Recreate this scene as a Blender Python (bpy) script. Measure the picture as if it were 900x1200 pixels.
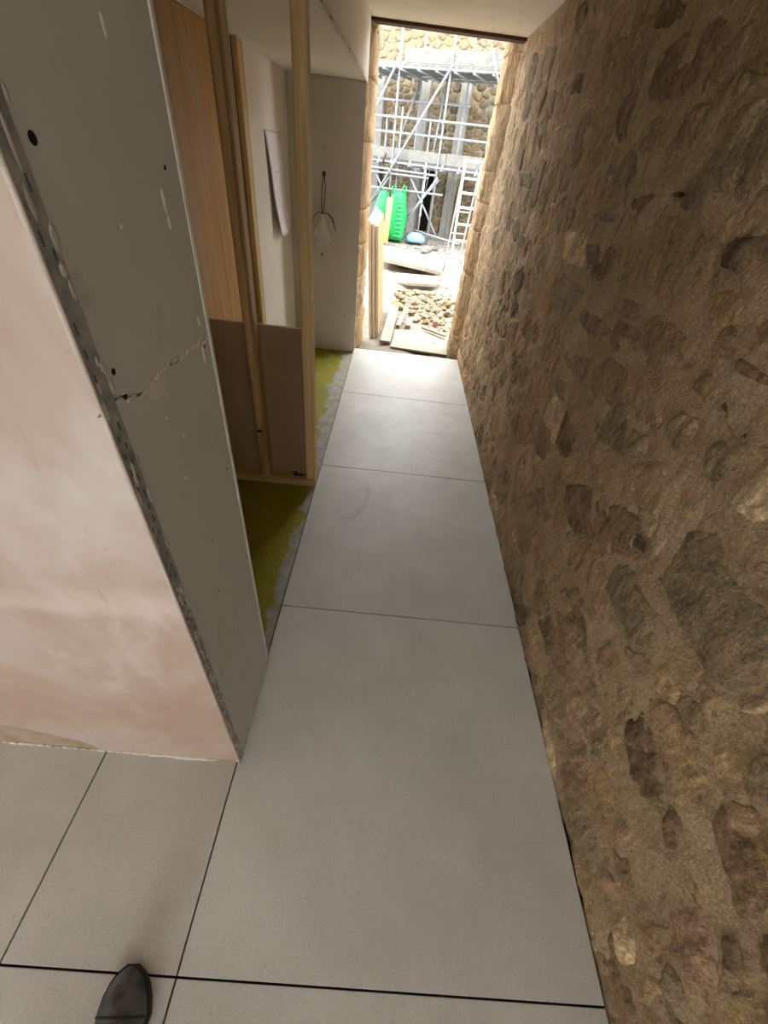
import bpy, bmesh, math, random
import numpy as np
from mathutils import Vector, Matrix, noise as mnoise
rnd = random.Random(7)
scene = bpy.context.scene
for o in list(bpy.data.objects):
    bpy.data.objects.remove(o)
col = scene.collection

# ------------------------------------------------------------------ camera
cam_d = bpy.data.cameras.new('camera')
cam = bpy.data.objects.new('camera', cam_d)
col.objects.link(cam)
cam_d.sensor_fit = 'AUTO'
cam_d.sensor_width = 36.0
cam_d.lens = 480.778 / 1200 * 36.0
cam_d.clip_start = 0.02
PITCH, ROLL, YAW = 0.72104, 0.12804, 0.03759
_f = Vector((math.sin(YAW) * math.cos(PITCH), math.cos(YAW) * math.cos(PITCH), -math.sin(PITCH)))
_r = Vector((math.cos(YAW), -math.sin(YAW), 0))
_u = _r.cross(_f)
_r2 = _r * math.cos(ROLL) + _u * math.sin(ROLL)
_u2 = -_r * math.sin(ROLL) + _u * math.cos(ROLL)
_m = Matrix((_r2, _u2, -_f)).transposed().to_4x4()
_m.translation = Vector((0, 0, 1.5))
cam.matrix_world = _m
scene.camera = cam

# ------------------------------------------------------------------ sky daylight and added fill lights
world = bpy.data.worlds.new('overcast_sky')
scene.world = world
world.use_nodes = True
bg = world.node_tree.nodes['Background']
bg.inputs['Color'].default_value = (0.93, 0.965, 1.0, 1)
bg.inputs['Strength'].default_value = 10.5

def area(name, loc, target, sx, sy, power, colour=(1, 1, 1)):
    l = bpy.data.lights.new(name, 'AREA')
    l.shape = 'RECTANGLE'
    l.size, l.size_y, l.energy, l.color = sx, sy, power, colour
    o = bpy.data.objects.new(name, l)
    col.objects.link(o)
    o.location = loc
    d = Vector(target) - Vector(loc)
    o.rotation_euler = d.to_track_quat('-Z', 'Y').to_euler()
    return o
# added fills for assumed unseen windows behind the camera: rear, left and near right
area('assumed_window_fill_rear', (-0.5, -3.28, 1.45), (0.0, 1.0, 0.2), 1.3, 1.0, 4, (0.97, 0.99, 1.0))  # added light at an assumed, unseen rear wall opening
area('assumed_window_fill_side', (-3.565, -1.05, 0.85), (0.6, -1.05, 0.85), 2.0, 1.1, 21, (0.97, 0.99, 1.0))  # assumed source: added light in front of a solid wall, no opening
area('assumed_window_fill_near', (0.655, -1.75, 1.40), (-1.0, -1.75, 1.40), 1.2, 1.0, 7.5, (0.97, 0.99, 1.0))  # added light on the solid right wall; its source is assumed

scene.view_settings.view_transform = 'Standard'
scene.view_settings.look = 'None'
scene.view_settings.gamma = 1.0
scene.view_settings.use_curve_mapping = False
scene.view_settings.exposure = 0.45

# ------------------------------------------------------------------ helpers
def lin(c):
    return tuple((v / 255 / 12.92 if v / 255 <= 0.04045 else ((v / 255 + 0.055) / 1.055) ** 2.4) for v in c)

class M:
    """small node-graph helper around one material"""
    def __init__(self, name, rough=0.8, spec=0.3, metal=0.0):
        self.m = bpy.data.materials.new(name)
        self.m.use_nodes = True
        self.t = self.m.node_tree
        self.b = self.t.nodes['Principled BSDF']
        self.b.inputs['Roughness'].default_value = rough
        self.b.inputs['Specular IOR Level'].default_value = spec
        self.b.inputs['Metallic'].default_value = metal
        self.pos = None
    def n(self, kind, **kw):
        nd = self.t.nodes.new(kind)
        for k, v in kw.items():
            setattr(nd, k, v)
        return nd
    def l(self, a, b):
        self.t.links.new(a, b)
    def coord(self, scale=(1, 1, 1), obj=False, loc=(0, 0, 0), rot=(0, 0, 0)):
        if obj:
            src = self.n('ShaderNodeTexCoord').outputs['Object']
        else:
            if self.pos is None:
                self.pos = self.n('ShaderNodeNewGeometry').outputs['Position']
            src = self.pos
        mp = self.n('ShaderNodeMapping')
        mp.inputs['Scale'].default_value = scale
        mp.inputs['Location'].default_value = loc
        mp.inputs['Rotation'].default_value = rot
        self.l(src, mp.inputs['Vector'])
        return mp.outputs['Vector']
    def noise(self, scale, detail=4, rough=0.55, vec=None, dist=0.0):
        nd = self.n('ShaderNodeTexNoise')
        nd.inputs['Scale'].default_value = scale
        nd.inputs['Detail'].default_value = detail
        nd.inputs['Roughness'].default_value = rough
        nd.inputs['Distortion'].default_value = dist
        self.l(vec if vec is not None else self.coord(), nd.inputs['Vector'])
        return nd.outputs['Fac']
    def ramp(self, fac, stops):
        r = self.n('ShaderNodeValToRGB')
        while len(r.color_ramp.elements) < len(stops):
            r.color_ramp.elements.new(0.5)
        for e, (p, c) in zip(r.color_ramp.elements, stops):
            e.position = p
            e.color = (*c, 1) if len(c) == 3 else c
        self.l(fac, r.inputs['Fac'])
        return r.outputs['Color']
    def mask(self, fac, a, b):
        mr = self.n('ShaderNodeMapRange')
        mr.inputs['From Min'].default_value = a
        mr.inputs['From Max'].default_value = b
        mr.clamp = True
        self.l(fac, mr.inputs['Value'])
        return mr.outputs['Result']
    def mix(self, fac, a, b, mode='MIX'):
        x = self.n('ShaderNodeMix', data_type='RGBA', blend_type=mode)
        for key, v in ((0, fac), (6, a), (7, b)):
            if hasattr(v, 'is_linked') or hasattr(v, 'links'):
                self.l(v, x.inputs[key])
            elif key == 0:
                x.inputs[key].default_value = v
            else:
                x.inputs[key].default_value = (*v[:3], 1)
        return x.outputs[2]
    def math(self, op, a, b=0.0):
        x = self.n('ShaderNodeMath', operation=op)
        for i, v in enumerate((a, b)):
            if hasattr(v, 'links'):
                self.l(v, x.inputs[i])
            else:
                x.inputs[i].default_value = v
        return x.outputs[0]
    def colour(self, c):
        if hasattr(c, 'links'):
            self.l(c, self.b.inputs['Base Color'])
        else:
            self.b.inputs['Base Color'].default_value = (*c[:3], 1)
        return self
    def bump(self, h, strength=0.3, dist=0.01):
        bp = self.n('ShaderNodeBump')
        bp.inputs['Strength'].default_value = strength
        bp.inputs['Distance'].default_value = dist
        self.l(h, bp.inputs['Height'])
        self.l(bp.outputs['Normal'], self.b.inputs['Normal'])
        return self
    def objcol(self):
        return self.n('ShaderNodeObjectInfo').outputs['Color']
    def objrand(self):
        return self.n('ShaderNodeObjectInfo').outputs['Random']

def mesh(name, verts, faces, mat, parent=None, loc=None, smooth=False):
    me = bpy.data.meshes.new(name)
    me.from_pydata([tuple(v) for v in verts], [], faces)
    me.update()
    if smooth:
        me.polygons.foreach_set('use_smooth', [True] * len(me.polygons))
    me.materials.append(mat.m if isinstance(mat, M) else mat)
    return link(name, me, parent, loc)

def link(name, me, parent=None, loc=None):
    o = bpy.data.objects.new(name, me)
    col.objects.link(o)
    if loc is not None:
        o.location = loc
    if parent is not None:
        o.parent = parent
        o.matrix_parent_inverse = Matrix.Translation(-Vector(parent.location))
    return o

def from_bm(name, bm, mat, parent=None, loc=None, smooth=False):
    me = bpy.data.meshes.new(name)
    bm.normal_update()
    bm.to_mesh(me)
    bm.free()
    if smooth:
        me.polygons.foreach_set('use_smooth', [True] * len(me.polygons))
    me.materials.append(mat.m)
    return link(name, me, parent, loc)

def bm_box(bm, lo, hi, bevel=0.0, mtx=None):
    g = bmesh.ops.create_cube(bm, size=1.0)
    vs = g['verts']
    c = [(a + b) / 2 for a, b in zip(lo, hi)]
    s = [b - a for a, b in zip(lo, hi)]
    for v in vs:
        v.co = Vector((v.co.x * s[0] + c[0], v.co.y * s[1] + c[1], v.co.z * s[2] + c[2]))
    if bevel > 0:
        es = list({e for v in vs for e in v.link_edges})
        r = bmesh.ops.bevel(bm, geom=es, offset=bevel, segments=1, affect='EDGES', profile=0.7)
        vs = list({v for f in r['faces'] for v in f.verts} | {v for v in vs if v.is_valid})
    if mtx is not None:
        for v in vs:
            v.co = mtx @ v.co
    return vs

def box(name, lo, hi, mat, parent=None, bevel=0.0, mtx=None):
    bm = bmesh.new()
    bm_box(bm, lo, hi, bevel, mtx)
    return from_bm(name, bm, mat, parent)

def bm_pipe(bm, pts, r, seg=8, closed_ends=True):
    pts = [Vector(p) for p in pts]
    rs = r if isinstance(r, (list, tuple)) else [r] * len(pts)
    up = Vector((0.13, 0.31, 0.94))
    rings = []
    for i, p in enumerate(pts):
        t = (pts[min(i + 1, len(pts) - 1)] - pts[max(i - 1, 0)]).normalized()
        a = t.cross(up)
        if a.length < 0.1:
            a = t.cross(Vector((1, 0, 0)))
        a.normalize()
        b = t.cross(a)
        rings.append([bm.verts.new(p + (a * math.cos(2 * math.pi * k / seg) + b * math.sin(2 * math.pi * k / seg)) * rs[i]) for k in range(seg)])
    for i in range(len(rings) - 1):
        for k in range(seg):
            bm.faces.new((rings[i][k], rings[i + 1][k], rings[i + 1][(k + 1) % seg], rings[i][(k + 1) % seg]))
    if closed_ends:
        bm.faces.new(rings[0])
        bm.faces.new(rings[-1][::-1])

def pipe(name, pts, r, mat, parent=None, seg=8):
    bm = bmesh.new()
    bm_pipe(bm, pts, r, seg)
    bmesh.ops.recalc_face_normals(bm, faces=bm.faces)
    return from_bm(name, bm, mat, parent, smooth=True)

def prism(name, poly, axis, a, b, mat, parent=None):
    """extrude a 2D polygon along an axis from a to b"""
    def p(u, v, w):
        return {0: (w, u, v), 1: (u, w, v), 2: (u, v, w)}[axis]
    n = len(poly)
    vs = [p(u, v, a) for u, v in poly] + [p(u, v, b) for u, v in poly]
    fs = [list(range(n)), list(range(2 * n - 1, n - 1, -1))] + [(i, (i + 1) % n, n + (i + 1) % n, n + i) for i in range(n)]
    bm = bmesh.new()
    bv = [bm.verts.new(v) for v in vs]
    for f in fs:
        bm.faces.new([bv[i] for i in f])
    bmesh.ops.recalc_face_normals(bm, faces=bm.faces)
    return from_bm(name, bm, mat, parent)

def empty(name, loc=(0, 0, 0)):
    o = bpy.data.objects.new(name, None)
    o.empty_display_size = 0.1
    col.objects.link(o)
    o.location = loc
    return o

def tag(o, label, cat, group=None):
    o['label'] = label
    o['category'] = cat
    if group:
        o['group'] = group
    return o

def struct(o, label=None):
    o['kind'] = 'structure'
    if label:
        o['label'] = label
    return o

def stuff(o):
    o['kind'] = 'stuff'
    return o

def fbm(v, oct=4):
    return mnoise.fractal(v, 1.0, 2.0, oct)

# ------------------------------------------------------------------ materials
def plasterboard_mat(name, c1, c2):
    m = M(name, 0.85, 0.25)
    f = m.noise(1.6, 3)
    c = m.ramp(f, [(0.3, lin(c1)), (0.7, lin(c2))])
    g = m.noise(14, 5)
    c = m.mix(m.mask(g, 0.62, 0.8), c, lin([v * 0.9 for v in c1]))
    m.colour(c)
    return m.bump(m.noise(160, 3), 0.06, 0.002)

MAT_BOARD = plasterboard_mat('grey_plasterboard', (192, 185, 172), (202, 195, 182))
MAT_BOARD_GREEN = plasterboard_mat('green_grey_plasterboard', (188, 188, 178), (198, 197, 188))
MAT_CEIL = plasterboard_mat('cream_plasterboard', (219, 213, 199), (226, 220, 207))
MAT_SOFFIT = plasterboard_mat('pale_plasterboard', (212, 206, 194), (220, 214, 203))
MAT_FILLER = plasterboard_mat('joint_filler', (196, 186, 170), (214, 207, 196))
MAT_SPLASH = plasterboard_mat('white_plaster_splash', (206, 203, 195), (218, 215, 208))

def brown_board():
    m = M('brown_paper_backing', 0.9, 0.15)
    c = m.ramp(m.noise(2.2, 4), [(0.3, lin((166, 142, 114))), (0.7, lin((180, 156, 127)))])
    m.colour(c)
    return m.bump(m.noise(120, 3), 0.05, 0.002)
MAT_BROWN = brown_board()

def plaster_mat():
    m = M('pink_skim_plaster', 0.8, 0.25)
    big = m.noise(2.3, 5, 0.6, m.coord((1, 1, 0.8)), 0.6)
    c = m.ramp(big, [(0.34, lin((172, 148, 132))), (0.5, lin((188, 171, 158))), (0.64, lin((206, 199, 193)))])
    # the lower coat below the lap line dries browner, the upper one paler
    sep = m.n('ShaderNodeSeparateXYZ')
    m.l(m.coord(), sep.inputs[0])
    z = m.math('ADD', sep.outputs[2], m.math('MULTIPLY', m.math('SUBTRACT', m.noise(3.0, 4), 0.5), 0.22))
    c = m.mix(m.math('MULTIPLY', m.mask(z, 0.95, 0.55), 0.55), c, lin((166, 136, 116)))
    band = m.math('MULTIPLY', m.mask(z, 0.76, 0.80), m.mask(z, 0.88, 0.82))
    c = m.mix(m.math('MULTIPLY', band, 0.45), c, lin((218, 202, 192)))
    streak = m.noise(5.0, 5, 0.65, m.coord((1, 1, 0.45), rot=(0, 0.5, 0)), 0.4)
    c = m.mix(m.math('MULTIPLY', m.mask(streak, 0.55, 0.72), 0.55), c, lin((218, 208, 202)))
    scr = m.noise(11.0, 6, 0.7, m.coord((2.2, 1, 0.5), rot=(0, -0.4, 0)), 0.5)
    c = m.mix(m.math('MULTIPLY', m.mask(scr, 0.6, 0.72), 0.5), c, lin((172, 140, 122)))
    m.colour(c)
    return m.bump(m.noise(7, 6, 0.6), 0.12, 0.01)
MAT_PLASTER = plaster_mat()

def tile_mat():
    m = M('grey_porcelain', 0.42, 0.32)
    c = m.ramp(m.noise(3.2, 6, 0.65), [(0.3, lin((172, 168, 158))), (0.7, lin((190, 186, 177)))])
    c = m.mix(m.math('MULTIPLY', m.mask(m.noise(150, 4, 0.7), 0.52, 0.68), 0.5), c, lin((150, 147, 138)))
    c = m.mix(m.math('MULTIPLY', m.mask(m.noise(210, 3, 0.7, m.coord(loc=(3, 1, 0))), 0.56, 0.7), 0.6), c, lin((210, 207, 200)))
    c = m.mix(m.math('MULTIPLY', m.mask(m.noise(38, 2, 0.5, m.coord(loc=(7, 0, 0))), 0.70, 0.76), 0.4), c, lin((150, 132, 112)))
    # dried dust and drips trodden along the passage
    sep = m.n('ShaderNodeSeparateXYZ')
    m.l(m.coord(), sep.inputs[0])
    x, y = sep.outputs[0], sep.outputs[1]
    zone = m.math('MULTIPLY', m.mask(y, 1.25, 2.0), m.mask(y, 4.2, 3.0))
    drip = m.math('MULTIPLY', zone, m.mask(m.noise(9, 6, 0.7, m.coord(loc=(0, 2, 0)), 0.8), 0.56, 0.62))
    c = m.mix(m.math('MULTIPLY', drip, 0.5), c, lin((160, 160, 160)))
    dx, dy = m.math('ADD', x, 0.16), m.math('SUBTRACT', y, 1.84)
    rad = m.math('SQRT', m.math('ADD', m.math('MULTIPLY', dx, dx), m.math('MULTIPLY', m.math('MULTIPLY', dy, dy), 0.34)))
    rad = m.math('ADD', rad, m.math('MULTIPLY', m.math('SUBTRACT', m.noise(7, 3), 0.5), 0.05))
    ring = m.mask(m.math('ABSOLUTE', m.math('SUBTRACT', rad, 0.125)), 0.014, 0.003)
    ring = m.math('MULTIPLY', ring, m.mask(m.math('ADD', dx, m.math('MULTIPLY', dy, -0.35)), 0.03, 0.10))
    c = m.mix(m.math('MULTIPLY', ring, 0.35), c, lin((140, 138, 134)))
    # trowel-grey smudge on the near tiles
    sm = m.mask(m.noise(2.1, 3, 0.5, m.coord(loc=(1.3, 0.4, 0))), 0.55, 0.72)
    c = m.mix(m.math('MULTIPLY', sm, 0.25), c, lin((168, 160, 146)))
    hs = m.n('ShaderNodeHueSaturation')
    m.l(c, hs.inputs['Color'])
    m.l(m.math('ADD', m.math('MULTIPLY', m.objrand(), 0.06), 0.97), hs.inputs['Value'])
    m.colour(hs.outputs['Color'])
    rr = m.mask(m.noise(4, 5), 0.2, 0.8)
    m.l(m.math('ADD', m.math('MULTIPLY', rr, 0.14), 0.42), m.b.inputs['Roughness'])
    return m.bump(m.noise(260, 2), 0.05, 0.001)
MAT_TILE = tile_mat()

def simple(name, c1, c2, scale=6, rough=0.8, spec=0.3, metal=0.0, bscale=60, bs=0.15, detail=5):
    m = M(name, rough, spec, metal)
    m.colour(m.ramp(m.noise(scale, detail, 0.6), [(0.32, lin(c1)), (0.68, lin(c2))]))
    return m.bump(m.noise(bscale, 4), bs, 0.004)
MAT_SCREED = simple('grey_screed', (34, 32, 29), (50, 47, 43), 5)
MAT_DARK = simple('dark_gap', (24, 20, 16), (34, 29, 24), 5)
MAT_LINTEL = simple('dark_brown_timber', (58, 38, 24), (80, 54, 34), 12)
MAT_ROOM = simple('room_plaster', (196, 182, 168), (214, 202, 190), 2)

def mat_mat():
    m = M('yellow_mesh_mat', 0.65, 0.3)
    v = m.n('ShaderNodeTexVoronoi')
    v.inputs['Scale'].default_value = 78
    v.inputs['Randomness'].default_value = 0.25
    m.l(m.coord(rot=(0, 0, 0.12)), v.inputs['Vector'])
    dot = m.mask(v.outputs['Distance'], 0.25, 0.55)
    c = m.mix(dot, lin((196, 184, 34)), lin((128, 122, 22)))
    c = m.mix(m.math('MULTIPLY', m.mask(m.noise(3.2, 4), 0.40, 0.62), 0.4), c, lin((120, 116, 20)))
    # grey adhesive smeared along the tile edge and in patches
    sep = m.n('ShaderNodeSeparateXYZ')
    m.l(m.coord(), sep.inputs[0])
    nz = m.noise(6.5, 5, 0.6, m.coord((1, 0.8, 1)), 0.4)
    e = m.math('ADD', m.mask(sep.outputs[0], -0.47, -0.36), m.math('MULTIPLY', m.math('SUBTRACT', nz, 0.5), 1.9))
    far = m.math('MULTIPLY', m.mask(sep.outputs[1], 1.95, 2.5), 0.55)
    e = m.math('ADD', e, far)
    ad = m.mask(e, 0.74, 0.80)
    c = m.mix(ad, c, m.ramp(m.noise(16, 4), [(0.3, lin((128, 122, 108))), (0.7, lin((160, 154, 140)))]))
    m.colour(c)
    h = m.mix(ad, dot, m.noise(40, 4))
    return m.bump(h, 0.5, 0.004)
MAT_MAT = mat_mat()

def wood(name, c_dark, c_mid, c_light, axis=2, scale=1.0, rough=0.7, smear=None):
    m = M(name, rough, 0.3)
    st = [34 * scale, 34 * scale, 34 * scale]
    st[axis] = 1.6 * scale
    g = m.noise(1.0, 6, 0.65, m.coord(tuple(st), obj=True), 0.5)
    c = m.ramp(g, [(0.28, lin(c_dark)), (0.5, lin(c_mid)), (0.72, lin(c_light))])
    s2 = [7 * scale, 7 * scale, 7 * scale]
    s2[axis] = 2.6 * scale
    k = m.noise(1.0, 2, 0.4, m.coord(tuple(s2), obj=True, loc=(3.1, 1.7, 0.3)))
    c = m.mix(m.math('MULTIPLY', m.mask(k, 0.68, 0.78), 0.55), c, lin([v * 0.55 for v in c_dark]))
    if smear:
        s3 = [3.2, 3.2, 3.2]
        s3[axis] = 0.7
        c = m.mix(m.math('MULTIPLY', m.mask(m.noise(1.0, 4, 0.55, m.coord(tuple(s3), obj=True, loc=(0.4, 0.9, 0)), 0.6), 0.48, 0.62), 0.6), c, lin(smear))
    m.colour(c)
    return m.bump(g, 0.15, 0.003)
MAT_STUD = wood('sawn_pine', (176, 144, 94), (204, 174, 122), (220, 194, 146))
MAT_STUD_D = wood('weathered_pine', (142, 118, 78), (176, 148, 102), (196, 170, 122))
MAT_SOLE = wood('sawn_pine_flat', (160, 130, 86), (190, 160, 112), (206, 180, 134), 0)
MAT_PLY = wood('orange_plywood', (150, 104, 48), (180, 130, 62), (198, 150, 80), 2, 0.8, 0.55, (172, 148, 118))
MAT_REDWOOD = wood('reddish_timber', (92, 58, 36), (112, 72, 46), (128, 86, 56))
MAT_OUTPLY = wood('pale_sheet_face', (128, 92, 56), (142, 108, 70), (152, 120, 84), 1)
MAT_OUTEDGE = wood('pale_sheet_edge', (204, 190, 166), (216, 204, 182), (224, 214, 196), 2)
MAT_PLANK = wood('pale_sawn_plank', (124, 110, 88), (138, 125, 103), (148, 136, 116), 1)
MAT_ORANGEPLANK = wood('orange_board', (206, 130, 70), (220, 146, 84), (230, 160, 100), 2)

def paper_mat():
    m = M('drawing_paper', 0.7, 0.2)
    ln = m.noise(1.0, 5, 0.7, m.coord((1, 20, 46)))
    c = m.mix(m.math('MULTIPLY', m.mask(ln, 0.56, 0.62), 0.28), lin((222, 216, 222)), lin((128, 118, 138)))
    return m.colour(c)
MAT_PAPER = paper_mat()

def stone_mat(name, mortar, smear=0.5, gloss=0.25, edge=True, tint=False):
    """stone of the object's own colour, streaked, with lime mortar smeared over it and its rim"""
    m = M(name, 0.88, gloss)
    base = m.n('ShaderNodeAttribute', attribute_name='tint').outputs['Color'] if tint else m.objcol()
    st = m.noise(1.0, 7, 0.68, m.coord((10, 34, 11), rot=(0.35, 0, 0)), 0.6)
    c = m.mix(0.85, base, m.ramp(st, [(0.30, (0.38, 0.36, 0.34)), (0.5, (1.0, 0.99, 0.98)), (0.70, (1.75, 1.7, 1.64))]), 'MULTIPLY')
    fine = m.noise(120, 5, 0.75)
    c = m.mix(0.8, c, m.ramp(fine, [(0.34, (0.4, 0.38, 0.36)), (0.66, (1.6, 1.58, 1.55))]), 'MULTIPLY')
    och = m.noise(5.5, 4, 0.6, m.coord(loc=(2, 5, 1)))
    c = m.mix(m.math('MULTIPLY', m.mask(och, 0.56, 0.7), 0.22), c, lin((120, 98, 66)))
    sm = m.noise(10, 7, 0.68, m.coord(loc=(5, 2, 3)), 0.6)
    k = m.math('MULTIPLY', m.mask(sm, 0.48, 0.62), smear)
    if edge:
        at = m.n('ShaderNodeAttribute', attribute_name='rim')
        e = m.math('ADD', at.outputs['Fac'], m.math('MULTIPLY', m.math('SUBTRACT', m.noise(16, 6, 0.7), 0.5), 1.5))
        k = m.math('MAXIMUM', k, m.mask(e, 0.92, 1.15))
    mc = m.mix(0.8, lin(mortar), m.ramp(m.noise(130, 4, 0.75), [(0.3, (0.6, 0.58, 0.55)), (0.7, (1.28, 1.27, 1.25))]), 'MULTIPLY')
    c = m.mix(k, c, mc)
    m.colour(c)
    h = m.math('ADD', m.math('MULTIPLY', m.noise(26, 7, 0.75), 1.2), m.math('MULTIPLY', st, 0.8))
    return m.bump(h, 0.9, 0.015)
MORTAR = (171, 147, 115)
MAT_STONE = stone_mat('rubble_stone', MORTAR, 0.55)
MAT_STONE_TINT = stone_mat('small_rubble_stone', MORTAR, 0.55, 0.25, True, True)

def mortar_mat(name, c1, c2, c3, bs=0.5):
    m = M(name, 0.92, 0.15)
    c = m.ramp(m.noise(4.2, 6, 0.65, m.coord((1, 1, 1.3)), 0.5), [(0.3, lin(c1)), (0.5, lin(c2)), (0.7, lin(c3))])
    c = m.mix(0.85, c, m.ramp(m.noise(130, 5, 0.8), [(0.34, (0.5, 0.48, 0.45)), (0.66, (1.45, 1.44, 1.42))]), 'MULTIPLY')
    c = m.mix(m.math('MULTIPLY', m.mask(m.noise(1.0, 7, 0.7, m.coord((12, 30, 11), loc=(1, 7, 2), rot=(0.35, 0, 0)), 0.5), 0.52, 0.66), 0.45), c, lin([v * 0.72 for v in c1]))
    m.colour(c)
    h = m.math('ADD', m.math('MULTIPLY', m.noise(150, 4, 0.75), 0.7), m.math('MULTIPLY', m.noise(24, 7, 0.72), 1.3))
    return m.bump(h, min(1.0, bs * 1.6), 0.011)
MAT_MORTAR = mortar_mat('lime_mortar', (152, 128, 98), (171, 147, 115), (187, 165, 134))

MAT_STEEL = simple('galvanised_tube', (100, 105, 110), (124, 128, 132), 20, 0.5, 0.5, 0.2)
MAT_ALU = simple('aluminium', (136, 138, 136), (154, 156, 154), 10, 0.45, 0.5, 0.2)
MAT_BEAD = simple('galvanised_bead', (118, 122, 120), (168, 170, 166), 40, 0.55, 0.5, 0.3, 90, 0.4)
MAT_DECK = simple('weathered_scaffold_board', (82, 81, 77), (100, 99, 95), 9)
MAT_HOLE = simple('black_hole', (14, 12, 10), (22, 20, 18), 9)

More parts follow.
